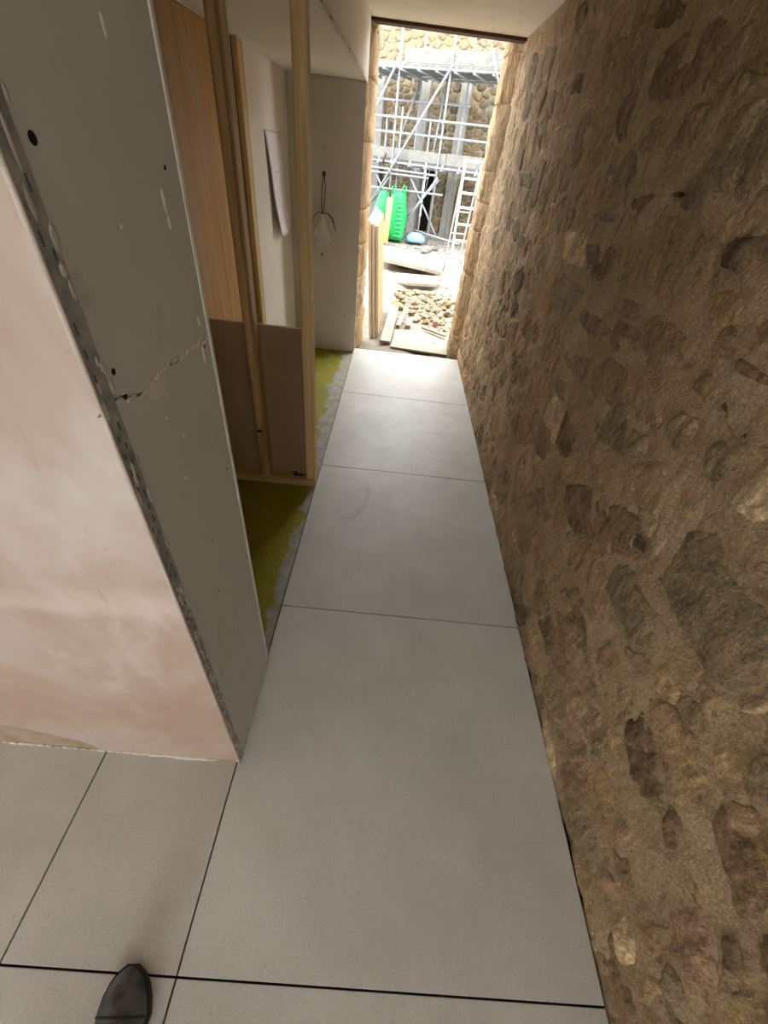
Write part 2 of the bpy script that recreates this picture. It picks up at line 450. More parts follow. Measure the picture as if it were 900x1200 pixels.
# outlines of the larger stones and some dark holes of the right-hand wall, metres along (y) and up (z) the wall face
HAND=[
 ('d',[(1.78,1.67),(1.82,1.73),(1.79,1.78),(1.64,1.8),(1.54,1.81),(1.45,1.79),(1.45,1.76),(1.49,1.74),(1.49,1.71),(1.51,1.68),(1.67,1.67)]),
 ('b',[(1.45,1.7),(1.44,1.74),(1.42,1.77),(1.35,1.77),(1.34,1.75),(1.33,1.7),(1.36,1.69),(1.4,1.69)]),
 ('o',[(1.31,1.7),(1.29,1.7),(1.26,1.72),(1.22,1.73),(1.16,1.68),(1.22,1.68)]),
 ('g',[(1.26,1.57),(1.27,1.61),(1.26,1.64),(1.22,1.65),(1.14,1.65),(1.03,1.61),(0.98,1.54),(1.07,1.52),(1.07,1.49),(1.07,1.48),(1.16,1.49),(1.23,1.5),(1.27,1.53)]),
 ('n',[(1.71,1.57),(1.73,1.62),(1.69,1.64),(1.53,1.64),(1.49,1.6),(1.5,1.57),(1.63,1.56)]),
 ('r',[(1.46,1.57),(1.48,1.61),(1.44,1.65),(1.36,1.65),(1.31,1.6),(1.33,1.58),(1.4,1.57)]),
 ('d',[(1.89,1.84),(1.92,1.87),(1.89,1.91),(1.74,1.87),(1.73,1.84),(1.79,1.83)]),
 ('d',[(1.58,1.43),(1.6,1.46),(1.45,1.48),(1.47,1.45),(1.51,1.42)]),
 ('k',[(1.37,1.48),(1.38,1.49),(1.29,1.49),(1.32,1.48)]),  # small hole, its shade put into a sunken near-black stone
 ('t',[(1.32,1.28),(1.39,1.36),(1.37,1.41),(1.35,1.45),(1.2,1.46),(1.13,1.44),(1.12,1.39),(1.13,1.36),(1.13,1.31),(1.22,1.28)]),
 ('d',[(1.04,1.38),(1.06,1.41),(1.04,1.43),(0.96,1.45),(0.9,1.43),(0.86,1.39),(0.94,1.37),(0.98,1.38)]),
 ('o',[(1.01,1.3),(1.01,1.34),(0.96,1.36),(0.91,1.34),(0.91,1.3),(0.96,1.28)]),
 ('l',[(2.09,1.32),(1.84,1.34),(1.76,1.23),(2.03,1.22)]),
 ('d',[(1.82,1.31),(1.57,1.35),(1.53,1.24),(1.72,1.21)]),
 ('b',[(1.68,1.11),(1.63,1.14),(1.39,1.15),(1.38,1.09),(1.51,1.08)]),
 ('n',[(1.44,1.21),(1.41,1.24),(1.24,1.24),(1.26,1.2),(1.4,1.19)]),
 ('b',[(1.21,1.16),(1.19,1.24),(1.0,1.25),(0.98,1.21),(1.0,1.14),(1.13,1.13)]),
 ('b',[(1.36,0.96),(1.39,1.03),(1.31,1.09),(1.17,1.11),(1.13,1.05),(1.17,0.98),(1.3,0.94)]),
 ('n',[(1.58,0.83),(1.62,0.89),(1.53,0.91),(1.45,0.84)]),
 ('b',[(1.57,0.94),(1.57,1.0),(1.42,1.04),(1.39,0.98),(1.44,0.94)]),
 ('g',[(0.75,1.06),(0.77,1.08),(0.77,1.12),(0.75,1.13),(0.7,1.13),(0.68,1.1),(0.66,1.06),(0.68,1.04),(0.73,1.05)]),
 ('k',[(0.81,1.17),(0.82,1.19),(0.8,1.21),(0.76,1.21),(0.71,1.22),(0.65,1.22),(0.63,1.18),(0.66,1.17),(0.69,1.16),(0.73,1.15),(0.77,1.16)]),
 ('g',[(1.03,0.94),(1.04,0.99),(0.96,1.01),(0.93,0.97),(0.98,0.94)]),
 ('d',[(0.83,1.24),(0.85,1.25),(0.84,1.26),(0.78,1.26),(0.76,1.26),(0.72,1.25),(0.74,1.24),(0.77,1.24)]),
 ('o',[(0.91,1.16),(0.92,1.18),(0.89,1.21),(0.87,1.2),(0.87,1.17),(0.89,1.16)]),
 ('t',[(0.92,1.05),(0.93,1.07),(0.9,1.11),(0.85,1.12),(0.83,1.09),(0.82,1.05),(0.85,1.03)]),
 ('t',[(0.99,0.86),(0.98,0.92),(0.82,1.03),(0.78,0.98),(0.74,0.92),(0.82,0.86),(0.94,0.84)]),
 ('l',[(0.64,1.05),(0.64,1.1),(0.64,1.15),(0.59,1.16),(0.55,1.11),(0.58,1.06)]),
 ('g',[(0.68,0.8),(0.69,0.88),(0.69,0.95),(0.67,0.98),(0.62,0.99),(0.55,0.97),(0.5,0.96),(0.45,0.98),(0.39,0.95),(0.36,0.9),(0.4,0.81),(0.43,0.79),(0.49,0.79),(0.56,0.8),(0.63,0.8)]),
 ('g',[(0.52,1.0),(0.51,1.03),(0.48,1.03),(0.48,1.0),(0.5,1.0)]),
 ('k',[(0.78,0.78),(0.79,0.81),(0.75,0.83),(0.74,0.79)]),  # another hole, shade painted as a dark sunken stone
 ('g',[(0.78,0.62),(0.81,0.71),(0.74,0.76),(0.65,0.74),(0.56,0.75),(0.55,0.66),(0.58,0.61),(0.68,0.61)]),
 ('o',[(0.97,0.47),(1.02,0.53),(0.99,0.62),(0.9,0.65),(0.88,0.59),(0.87,0.51),(0.89,0.48)]),
 ('r',[(0.9,0.34),(0.96,0.38),(0.93,0.42),(0.83,0.43),(0.86,0.35)]),
 ('t',[(1.04,0.3),(1.09,0.38),(1.02,0.44),(0.95,0.42),(0.97,0.31)]),
 ('r',[(0.67,0.47),(0.65,0.55),(0.6,0.49),(0.63,0.44)]),
 ('t',[(0.48,0.61),(0.51,0.65),(0.48,0.71),(0.43,0.7),(0.42,0.66)]),
 ('d',[(0.43,0.44),(0.46,0.48),(0.46,0.55),(0.4,0.56),(0.34,0.53),(0.28,0.5),(0.3,0.44),(0.33,0.41),(0.39,0.43)]),
 ('n',[(0.45,0.25),(0.48,0.3),(0.46,0.38),(0.42,0.36),(0.42,0.29)]),
 ('n',[(0.55,0.27),(0.55,0.36),(0.51,0.39),(0.49,0.33),(0.52,0.27)]),
 ('r',[(0.27,0.27),(0.29,0.3),(0.29,0.35),(0.27,0.39),(0.24,0.39),(0.22,0.33),(0.23,0.25)]),
 ('g',[(0.23,0.73),(0.28,0.79),(0.28,0.82),(0.24,0.82),(0.2,0.77),(0.21,0.74)]),
 ('l',[(0.35,0.82),(0.36,0.85),(0.34,0.88),(0.32,0.89),(0.32,0.86),(0.34,0.82)]),
 ('n',[(0.41,0.68),(0.45,0.69),(0.44,0.72),(0.39,0.73),(0.36,0.7),(0.37,0.66)]),
 ('r',[(0.23,0.67),(0.24,0.7),(0.22,0.73),(0.19,0.71),(0.19,0.67),(0.21,0.66)]),
 ('d',[(0.26,0.47),(0.27,0.52),(0.25,0.55),(0.22,0.53),(0.2,0.49),(0.21,0.45)]),
 ('d',[(0.05,0.5),(0.08,0.53),(0.07,0.56),(0.05,0.55),(0.03,0.52),(0.04,0.49)]),
 ('g',[(0.02,0.28),(0.05,0.32),(0.03,0.35),(0.0,0.35),(-0.02,0.3),(0.0,0.28)]),
 ('b',[(0.09,0.25),(0.11,0.31),(0.1,0.36),(0.07,0.34),(0.05,0.29),(0.07,0.26)]),
 ('r',[(0.19,0.12),(0.21,0.18),(0.19,0.21),(0.14,0.2),(0.13,0.13),(0.16,0.11)]),
 ('l',[(0.11,0.14),(0.13,0.21),(0.09,0.23),(0.05,0.19),(0.05,0.14),(0.08,0.12)]),
 ('l',[(0.11,-0.0),(0.12,0.03),(0.1,0.07),(0.07,0.03),(0.07,-0.01)]),
 ('t',[(0.02,0.17),(0.04,0.22),(0.03,0.26),(0.01,0.27),(-0.01,0.2),(-0.0,0.17)]),
 ('o',[(4.06,2.06),(3.98,2.09),(3.58,2.08),(3.19,2.05),(3.15,1.98),(3.58,2.01)]),
 ('d',[(2.88,1.97),(2.95,2.06),(2.82,2.06),(2.76,2.04),(2.74,1.97)]),
 ('d',[(2.67,1.76),(2.74,1.83),(2.51,1.81),(2.48,1.75)]),
 ('n',[(2.76,1.56),(2.79,1.64),(2.65,1.67),(2.42,1.65),(2.38,1.6),(2.41,1.54)]),
 ('l',[(2.96,1.54),(2.96,1.61),(2.82,1.61),(2.79,1.53)]),
 ('t',[(2.44,1.7),(2.45,1.74),(2.21,1.72),(2.21,1.69)]),
 ('d',[(1.92,1.61),(1.96,1.7),(1.85,1.72),(1.81,1.66),(1.78,1.57)]),
 ('g',[(3.25,1.41),(3.31,1.48),(2.99,1.49),(2.94,1.4)]),
 ('g',[(1.87,1.38),(1.86,1.4),(1.66,1.41),(1.66,1.39)]),
]
# ------------------------------------------------------------------ floor
CEIL = 2.13
WX = 0.692            # face of the stone wall
floor = struct(box('floor', (-3.6, -3.3, -0.14), (0.80, 4.12, -0.016), MAT_SCREED))
def tile(x0, x1, y0, y1):
    g = 0.0022
    bm = bmesh.new()
    bm_box(bm, (x0 + g, y0 + g, -0.012), (x1 - g, y1 - g, 0.0), 0.0012)
    return from_bm('tile', bm, MAT_TILE, floor)
YJ = [-3.2, -2.11, -1.065, -0.020, 1.036, 2.088, 3.122, 4.105]
for a, b in zip(YJ[:-1], YJ[1:]):
    tile(-0.346, 0.687, a, b)
for a, b in zip(YJ[:3], YJ[1:4]):
    for x0, x1 in ((-1.39, -0.346), (-2.43, -1.39), (-3.47, -2.43)):
        tile(x0, x1, a, b)
tile(-0.755, -0.346, -0.020, 0.445)
tile(-1.79, -0.755, -0.020, 0.437)
tile(-2.83, -1.79, -0.020, 0.437)

mat_o = box('insulation_mat', (-0.885, 0.775, -0.0155), (-0.3485, 4.0, -0.004), MAT_MAT)
tag(mat_o, 'yellow-green dimpled floor mat smeared with grey adhesive, laid in the unfinished alcove', 'floor mat')

# ------------------------------------------------------------------ ceiling, bulkhead
ceiling = struct(box('ceiling', (-3.7, -3.3, CEIL + 0.02), (0.95, 4.13, CEIL + 0.20), MAT_ROOM))
for x0, x1, y0, y1 in ((-0.334, 0.72, 1.3, 4.10), (-0.334, 0.72, -1.1, 1.298), (-3.6, -0.336, -1.1, 0.428)):
    box('plasterboard', (x0, y0, CEIL), (x1, y1, CEIL + 0.02), MAT_CEIL, ceiling, 0.0008)
struct(box('trim_1', (-0.36, 4.105, CEIL - 0.016), (0.70, 4.20, CEIL + 0.12), MAT_LINTEL), 'dark brown timber edge across the head of the doorway')
bulk = struct(box('bulkhead', (-0.95, 0.776, 1.842), (-0.349, 4.06, CEIL + 0.02), MAT_ROOM), 'boxed-in bulkhead over the alcove')
for y0, y1 in ((0.777, 2.958), (2.961, 4.06)):
    box('soffit_board', (-0.89, y0, 1.828), (-0.340, y1, 1.842), MAT_SOFFIT, bulk, 0.0008)
for y0, y1 in ((0.777, 2.40), (2.402, 3.530), (3.532, 4.065)):
    box('face_board', (-0.348, y0, 1.832), (-0.3345, y1, CEIL), MAT_SOFFIT, bulk, 0.0008)
bm = bmesh.new()
bm_box(bm, (-0.3465, 0.777, 1.8262), (-0.3325, 4.06, 1.828))
bm_box(bm, (-0.3342, 0.777, 1.827), (-0.3328, 4.06, 1.846))
bm_pipe(bm, [(-0.3335, 0.777, 1.8275), (-0.3335, 4.06, 1.8275)], 0.0026, 6)
from_bm('corner_bead', bm, MAT_FILLER, bulk)
bm = bmesh.new()
for i in range(26):
    y = 1.6 + i * 0.092 + rnd.uniform(-.02, .02)
    if rnd.random() < 0.35:
        bm_box(bm, (-0.3340, y, 1.832), (-0.3318, y + rnd.uniform(.008, .03), 1.836 + rnd.uniform(0, .004)))
from_bm('bead_gap', bm, MAT_DARK, bulk)

# ------------------------------------------------------------------ left partition: skim-plastered face and bare boarded end
wall_left = struct(box('wall_left', (-3.6, 0.443, -0.016), (-0.349, 0.770, CEIL + 0.02), MAT_ROOM), 'partition with a pink plastered face and a bare plasterboard end')
# plaster skin: thin uneven skim, lower left edge broken away
PX0, PX1 = -3.6, -0.336
nx, nz = 150, 110
vs, fs = [], []
def skim_edge(x):
    if x > -0.76:
        return 0.006
    t = (-0.76 - x) / 0.3
    return 0.012 + 0.15 * max(0.0, min(1.0, t)) ** 0.55 + 0.012 * fbm(Vector((x * 14, 3, 0)))
xs = [PX0 + (PX1 - PX0) * (1 - (1 - i / nx) ** 1.8) for i in range(nx + 1)]
for j in range(nz + 1):
    for i in range(nx + 1):
        x = xs[i]
        zb = skim_edge(x)
        z = zb + (CEIL - zb) * j / nz
        d = 0.0022 * fbm(Vector((x * 2.3, 0.2, z * 2.3)), 4) + 0.0012 * fbm(Vector((x * 9, 4, z * 5)), 3)
        lap = 0.0025 * math.exp(-((z - 0.81 - 0.02 * fbm(Vector((x * 3, 9, 1)), 2)) / 0.012) ** 2)
        if j == 0:
            d -= 0.006
        vs.append((x, 0.430 - d - lap if j else 0.436, z))
for j in range(nz):
    for i in range(nx):
        a = j * (nx + 1) + i
        fs.append((a, a + 1, a + nx + 2, a + nx + 1))
mesh('plaster_skim', vs, fs, MAT_PLASTER, wall_left, smooth=True)
box('backing_coat', (-3.6, 0.436, -0.012), (-0.345, 0.445, CEIL), simple('undercoat', (150, 128, 104), (178, 160, 138), 9), wall_left)
bm = bmesh.new()
for i in range(26):                                   # plaster droppings along the foot of the wall
    x = -0.42 - i * 0.027
    r = 0.006 + 0.006 * rnd.random()
    if x < -0.75:
        r *= 0.7
    bmesh.ops.create_icosphere(bm, subdivisions=1, radius=1, matrix=Matrix.Translation((x, 0.4335, 0.003)) @ Matrix.Diagonal((r * 2.4, r * 0.7, r * 0.6, 1)))
stuff(from_bm('plaster_dropping', bm, MAT_FILLER, wall_left, smooth=True))
# end boards with a ragged joint between them
def ragged(n=16):
    pts = []
    for i in range(n + 1):
        y = 0.434 + (0.774 - 0.434) * i / n
        z = 1.232 - 0.024 * i / n + rnd.uniform(-0.004, 0.004) - 0.010 * math.exp(-((y - 0.53) / 0.04) ** 2)
        pts.append((y, z))
    return pts
rg = ragged()
prism('plasterboard', [(0.434, 2.13), (0.774, 2.13)] + [(y, z + 0.0022) for y, z in rg[::-1]], 0, -0.349, -0.335, MAT_BOARD_GREEN, wall_left)
prism('plasterboard', [(0.774, 0.002), (0.434, 0.002)] + [(y, z - 0.0022) for y, z in rg], 0, -0.349, -0.335, MAT_BOARD_GREEN, wall_left)
bm = bmesh.new()
for y, z in rg:
    for q in range(3):
        r = rnd.uniform(0.0025, 0.006)
        bmesh.ops.create_icosphere(bm, subdivisions=1, radius=1, matrix=Matrix.Translation((-0.3352, y + rnd.uniform(-.012, .012), z + rnd.uniform(-.003, .003))) @ Matrix.Diagonal((0.0012, r * 2.2, r * 0.7, 1)))
from_bm('joint_filler', bm, MAT_FILLER, wall_left, smooth=True)
def patch(name, y, z, ry, rz, mat, seed, t=0.0016, n=18):
    vs = [(-0.3350 + t, y, z)]
    for ring, (f, h) in enumerate(((0.6, t), (1.0, -0.0004))):
        for k in range(n):
            a = 2 * math.pi * k / n
            q = f * (1 + 0.35 * fbm(Vector((math.cos(a) * 1.6, math.sin(a) * 1.6, seed)), 3))
            vs.append((-0.3350 + h, y + ry * q * math.cos(a), z + rz * q * math.sin(a)))
    fs = [(0, 1 + k, 1 + (k + 1) % n) for k in range(n)]
    fs += [(1 + k, 1 + n + k, 1 + n + (k + 1) % n, 1 + (k + 1) % n) for k in range(n)]
    return mesh(name, vs, fs, mat, wall_left, smooth=True)
patch('filler_patch', 0.565, 1.203, 0.036, 0.013, MAT_FILLER, 3.0)
for k, (y, z, a, b) in enumerate(((0.649, 1.568, .004, .012), (0.704, 1.416, .006, .016), (0.706, 1.391, .004, .010), (0.562, 1.154, .004, .004),
                                  (0.57, 1.031, .004, .004), (0.60, 1.10, .003, .005), (0.58, 1.40, .003, .003), (0.741, 1.245, .007, .010),
                                  (0.70, 0.99, .003, .004), (0.55, 0.80, .004, .003), (0.735, 1.19, .006, .018), (0.61, 0.62, .003, .005))):
    patch('plaster_splash', y, z, a, b, MAT_SPLASH, 11.0 + k)
for k, (y, z, r) in enumerate(((0.479, 1.477, .0065), (0.478, 1.263, .0052), (0.484, 1.227, .0052), (0.727, 1.451, .004), (0.459, 0.882, .0045),
                               (0.745, 1.20, .0035), (0.74, 0.93, .003), (0.752, 0.62, .003), (0.60, 0.84, .0025), (0.575, 0.70, .003))):
    bm = bmesh.new()
    bmesh.ops.create_cone(bm, cap_ends=True, segments=12, radius1=r, radius2=r * 0.6, depth=0.0012,
                          matrix=Matrix.Translation((-0.3348, y, z)) @ Matrix.Rotation(math.pi / 2, 4, 'Y'))
    from_bm('screw_hole', bm, MAT_HOLE, wall_left)
for k in range(9):
    y, z = rnd.uniform(.5, .72), rnd.uniform(.3, .62)
    patch('scuff', y, z, .0022, rnd.uniform(.006, .018), MAT_BEAD, 40.0 + k, 0.0004)
# perforated galvanised corner bead with its slots
MAT_SLOT = simple('slot_shadow', (70, 70, 66), (100, 100, 95), 30)
bead = box('corner_bead', (-0.3352, 0.4335, 0.004), (-0.3336, 0.460, CEIL), MAT_BEAD, wall_left)
bm = bmesh.new()
bm_pipe(bm, [(-0.3350, 0.4315, 0.004), (-0.3350, 0.4315, CEIL)], 0.0030, 8)
from_bm('bead_nose', bm, simple('plastered_nose', (176, 160, 146), (206, 194, 182), 12), bead, smooth=True)
bm = bmesh.new()
z = 0.05
while z < 2.08:
    for y in (0.4405, 0.4505):
        if rnd.random() < 0.6:
            l = rnd.uniform(.007, .014)
            bm_box(bm, (-0.3337, y - .0013, z), (-0.3331, y + .0013, z + l))
        z += 0.0135
stuff(from_bm('bead_slot', bm, MAT_SLOT, bead))
bm = bmesh.new()                                       # plaster daubs over the flange
for k in range(90):
    z = rnd.uniform(.02, 1.7)
    bmesh.ops.create_icosphere(bm, subdivisions=1, radius=1, matrix=Matrix.Translation((-0.3336, rnd.uniform(.436, .464), z)) @ Matrix.Diagonal((0.0005, rnd.uniform(.002, .006), rnd.uniform(.006, .03), 1)))
stuff(from_bm('plaster_daub', bm, MAT_BOARD, bead, smooth=True))
box('edge_bead', (-0.3355, 0.768, 0.002), (-0.3325, 0.7775, CEIL), simple('pale_edge', (206, 204, 196), (224, 222, 216), 14), wall_left, 0.0006)

# ------------------------------------------------------------------ alcove: side wall, end wall
wall_alcove = struct(box('wall_alcove', (-1.05, 0.776, -0.05), (-0.905, 4.20, 1.828), MAT_ROOM))
box('plasterboard', (-0.905, 2.985, 0.004), (-0.887, 3.985, 1.827), MAT_SOFFIT, wall_alcove, 0.0008)
box('plasterboard', (-0.905, 0.80, 0.004), (-0.893, 2.95, 1.827), MAT_BROWN, wall_alcove)
wall_end = struct(box('wall_end', (-1.05, 4.0, -0.05), (-0.345, 4.06, 1.828), MAT_ROOM))
eb = box('plasterboard', (-0.886, 3.986, 0.012), (-0.340, 4.0, 1.826), MAT_BOARD, wall_end, 0.0008)
bm = bmesh.new()                                       # broken gypsum along the free edge of the end board
for i in range(120):
    z = 0.02 + i * 0.015
    bmesh.ops.create_icosphere(bm, subdivisions=1, radius=1, matrix=Matrix.Translation((-0.3385 + rnd.uniform(-.002, .002), 3.993, z)) @ Matrix.Diagonal((rnd.uniform(.002, .006), .009, rnd.uniform(.006, .016), 1)))
stuff(from_bm('broken_edge', bm, simple('gypsum_core', (200, 180, 156), (222, 206, 186), 30), wall_end, smooth=True))

ply = box('plywood_sheet', (-0.892, 0.80, 0.02), (-0.880, 2.60, 1.815), MAT_PLY, None, 0.001)
tag(ply, 'orange plywood sheet covering the alcove side wall behind the studs', 'plywood')
bt = box('timber_batten', (-0.886, 2.86, 0.004), (-0.858, 2.935, 1.827), MAT_STUD, None, 0.002)
tag(bt, 'upright pine batten fixed beside the orange plywood sheet', 'batten')
rs_ = box('timber_strip', (-0.886, 2.94, 0.004), (-0.868, 2.975, 1.827), MAT_REDWOOD, None, 0.002)
tag(rs_, 'thin dark reddish timber strip between the batten and the pale plasterboard', 'timber strip')

# stud partition ------------------------------------------------------
def stud(name, x0, x1, y0, y1, z0, z1, mat, label):
    bm = bmesh.new()
    bm_box(bm, (x0, y0, z0), (x1, y1, z1), 0.003)
    es = [e for e in bm.edges if abs(e.verts[0].co.z - e.verts[1].co.z) > 1]
    bmesh.ops.subdivide_edges(bm, edges=es, cuts=14, use_grid_fill=True)
    for v in bm.verts:
        if z0 + .03 < v.co.z < z1 - .03:
            w = 0.0022 * fbm(Vector((x0 * 9, 0.3, v.co.z * 1.4)), 2)
            v.co.x += w
            v.co.y += w * 0.6
    o = from_bm(name, bm, mat)
    return tag(o, label, 'stud')
sp = box('sole_plate', (-0.887, 1.862, -0.003), (-0.347, 1.945, 0.043), MAT_SOLE, None, 0.003)
tag(sp, 'pine sole plate lying on the mat under the two studs', 'timber')
stud('timber_stud', -0.396, -0.348, 1.872, 1.940, 0.043, 1.827, MAT_STUD, 'upright pine stud at the open end of the half-boarded frame')
s2 = stud('timber_stud', -0.652, -0.604, 1.872, 1.940, 0.043, 1.827, MAT_STUD_D, 'weathered pine stud with a waney edge, between the brown boards')
# the waney (rounded, raised) strip on the front of that stud ends in a tongue
vs, fs = [], []
n = 40
for i in range(n + 1):
    z = 0.335 + (1.82 - 0.335) * i / n
    tw = min(1.0, math.sqrt(max(0.0, (z - 0.335) / 0.03)))
    cx = -0.634 + 0.003 * fbm(Vector((1, 2, z * 3)), 2)
    hw = 0.0145 * tw + 0.0006
    for k in range(7):
        a = math.pi * k / 6
        vs.append((cx - hw * math.cos(a), 1.8735 - 0.0075 * math.sin(a) * (0.35 + 0.65 * tw), z))
for i in range(n):
    for k in range(6):
        a = i * 7 + k
        fs.append((a, a + 1, a + 8, a + 7))
mesh('waney_strip', vs, fs, MAT_STUD, s2, smooth=True)
box('resin_mark', (-0.6475, 1.8700, 0.322), (-0.6195, 1.8735, 0.334), MAT_HOLE, s2, 0.001)
for x0, x1, lab in ((-0.887, -0.612, 'dark brown backed plasterboard offcut standing behind the studs, next to the plywood'),
                    (-0.610, -0.350, 'brown backed plasterboard offcut with a chalky top edge, behind the open-end stud')):
    b = box('plasterboard_offcut', (x0, 1.942, 0.0), (x1, 1.9545, 0.846), MAT_BROWN, None, 0.0006)
    tag(b, lab, 'plasterboard')
    e = box('gypsum_edge', (x0 + .001, 1.9425, 0.846), (x1 - .001, 1.954, 0.8485), MAT_SPLASH, b)
bm = bmesh.new()
for k in range(7):
    x = rnd.uniform(-.48, -.38)
    bmesh.ops.create_icosphere(bm, subdivisions=1, radius=1, matrix=Matrix.Translation((x, rnd.uniform(1.885, 1.93), 0.046)) @ Matrix.Diagonal((rnd.uniform(.008, .02), .006, .005, 1)))
stuff(from_bm('crumb', bm, MAT_DARK, sp))

# drawing pinned to the alcove wall: a curled sheet
vs, fs = [], []
ny, nzp = 8, 26
for j in range(nzp + 1):
    t = j / nzp
    for i in range(ny + 1):
        u = i / ny
        y = 3.335 + 0.40 * u + 0.10 * t * (1 - u) * 0.9 + 0.05 * t * u
        z = 1.517 - 0.548 * t - 0.012 * math.sin(u * 3) * t + (0.03 * max(0, u - .8) * 5 * max(0, t - .93) / .07)
        x = -0.8835 + 0.030 * t ** 1.5 + 0.018 * t * (1 - u) + 0.004 * math.sin(7 * t)
        vs.append((x, y, z))
for j in range(nzp):
    for i in range(ny):
        a = j * (ny + 1) + i
        fs.append((a, a + 1, a + ny + 2, a + ny + 1))
pp = mesh('paper_sheet', vs, fs, MAT_PAPER, None, smooth=True)
sm = pp.modifiers.new('thickness', 'SOLIDIFY')
sm.thickness = 0.0008
tag(pp, 'long white drawing sheet pinned to the alcove wall and curling off it', 'paper')

# coil of pale cable hanging from a dark cord on the end board
cb = tag(empty('cable_bundle', (-0.628, 3.975, 0.79)), 'bundle of pale cable tails hung by a dark cord on the end board', 'cable')
MAT_CABLE = simple('pale_cable', (214, 208, 196), (228, 222, 212), 10, 0.5)
MAT_CORD = simple('dark_cord', (52, 44, 38), (72, 62, 54), 10, 0.7)
bm = bmesh.new()
bm_box(bm, (-0.636, 3.966, 1.300), (-0.612, 3.986, 1.330), 0.003)
from_bm('hook', bm, MAT_CORD, cb)
pipe('cord', [(-0.627, 3.974, 1.312), (-0.641, 3.972, 1.22), (-0.643, 3.970, 1.13), (-0.638, 3.970, 1.06)], 0.0034, MAT_CORD, cb, 6)
pipe('cord', [(-0.622, 3.974, 1.312), (-0.613, 3.972, 1.24), (-0.622, 3.970, 1.13), (-0.634, 3.970, 1.06)], 0.0034, MAT_CORD, cb, 6)
for k, (dx, dz) in enumerate(((-0.085, 0.075), (0.09, 0.05), (0.105, 0.10))):
    pipe('cord', [(-0.636, 3.966, 1.075), (-0.636 + dx * .45, 3.962, 1.075), (-0.636 + dx * .8, 3.962, 1.045), (-0.636 + dx, 3.966, 1.06 - dz)], 0.003, MAT_CORD, cb, 6)
for k in range(18):
    sx = rnd.uniform(-.075, .085)
    lw = rnd.uniform(.02, .06)
    zb = rnd.uniform(.81, .95)
    y = 3.955 + rnd.uniform(-.012, .012)
    pts = []
    for i in range(11):
        t = i / 10
        a = math.pi * t
        pts.append((-0.634 + sx * math.sin(a) + lw * (t - .5) * math.sin(a), y + .006 * math.sin(3 * a), 1.065 - (1.065 - zb) * math.sin(a) ** 0.8))
    pipe('cable', pts, 0.0052, MAT_CABLE, cb, 6)
pipe('cable_tail', [(-0.634, 3.958, 1.0), (-0.645, 3.955, .9), (-0.640, 3.955, .80)], 0.0045, MAT_CABLE, cb, 6)
bm = bmesh.new()
bmesh.ops.create_icosphere(bm, subdivisions=2, radius=0.009, matrix=Matrix.Translation((-0.640, 3.955, .795)))
from_bm('cable_end', bm, MAT_CORD, cb, smooth=True)

# ------------------------------------------------------------------ rubble wall on the right
PAL = {'d': (92, 74, 54), 'b': (122, 100, 74), 'n': (126, 109, 82), 'g': (122, 108, 84), 'k': (62, 53, 42), 'o': (138, 112, 76), 't': (146, 123, 90), 'l': (172, 150, 118), 'r': (134, 108, 84)}
def poly_hit(poly, c, u):
    """nearest / farthest crossing of the ray c + t*u with a polygon"""
    ts = []
    for (ax, ay), (bx, by) in zip(poly, poly[1:] + poly[:1]):
        ex, ey = bx - ax, by - ay
        den = u[0] * ey - u[1] * ex
        if abs(den) < 1e-9:
            continue
        t = ((ax - c[0]) * ey - (ay - c[1]) * ex) / den
        s = ((ax - c[0]) * u[1] - (ay - c[1]) * u[0]) / den
        if t > 0 and -1e-6 <= s <= 1 + 1e-6:
            ts.append(t)
    return ts
def inside(poly, p):
    r = False
    for (ax, ay), (bx, by) in zip(poly, poly[1:] + poly[:1]):
        if (ay > p[1]) != (by > p[1]) and p[0] < (bx - ax) * (p[1] - ay) / (by - ay) + ax:
            r = not r
    return r
def seg_dist(poly, p):
    best = 9
    for (ax, ay), (bx, by) in zip(poly, poly[1:] + poly[:1]):
        ex, ey = bx - ax, by - ay
        t = max(0, min(1, ((p[0] - ax) * ex + (p[1] - ay) * ey) / (ex * ex + ey * ey + 1e-12)))
        best = min(best, math.hypot(p[0] - ax - t * ex, p[1] - ay - t * ey))
    return best
def centroid(poly):
    return (sum(p[0] for p in poly) / len(poly), sum(p[1] for p in poly) / len(poly))
def undul(y, z):
    return 0.008 * fbm(Vector((y * 1.3, z * 1.3, 5.5)), 2)
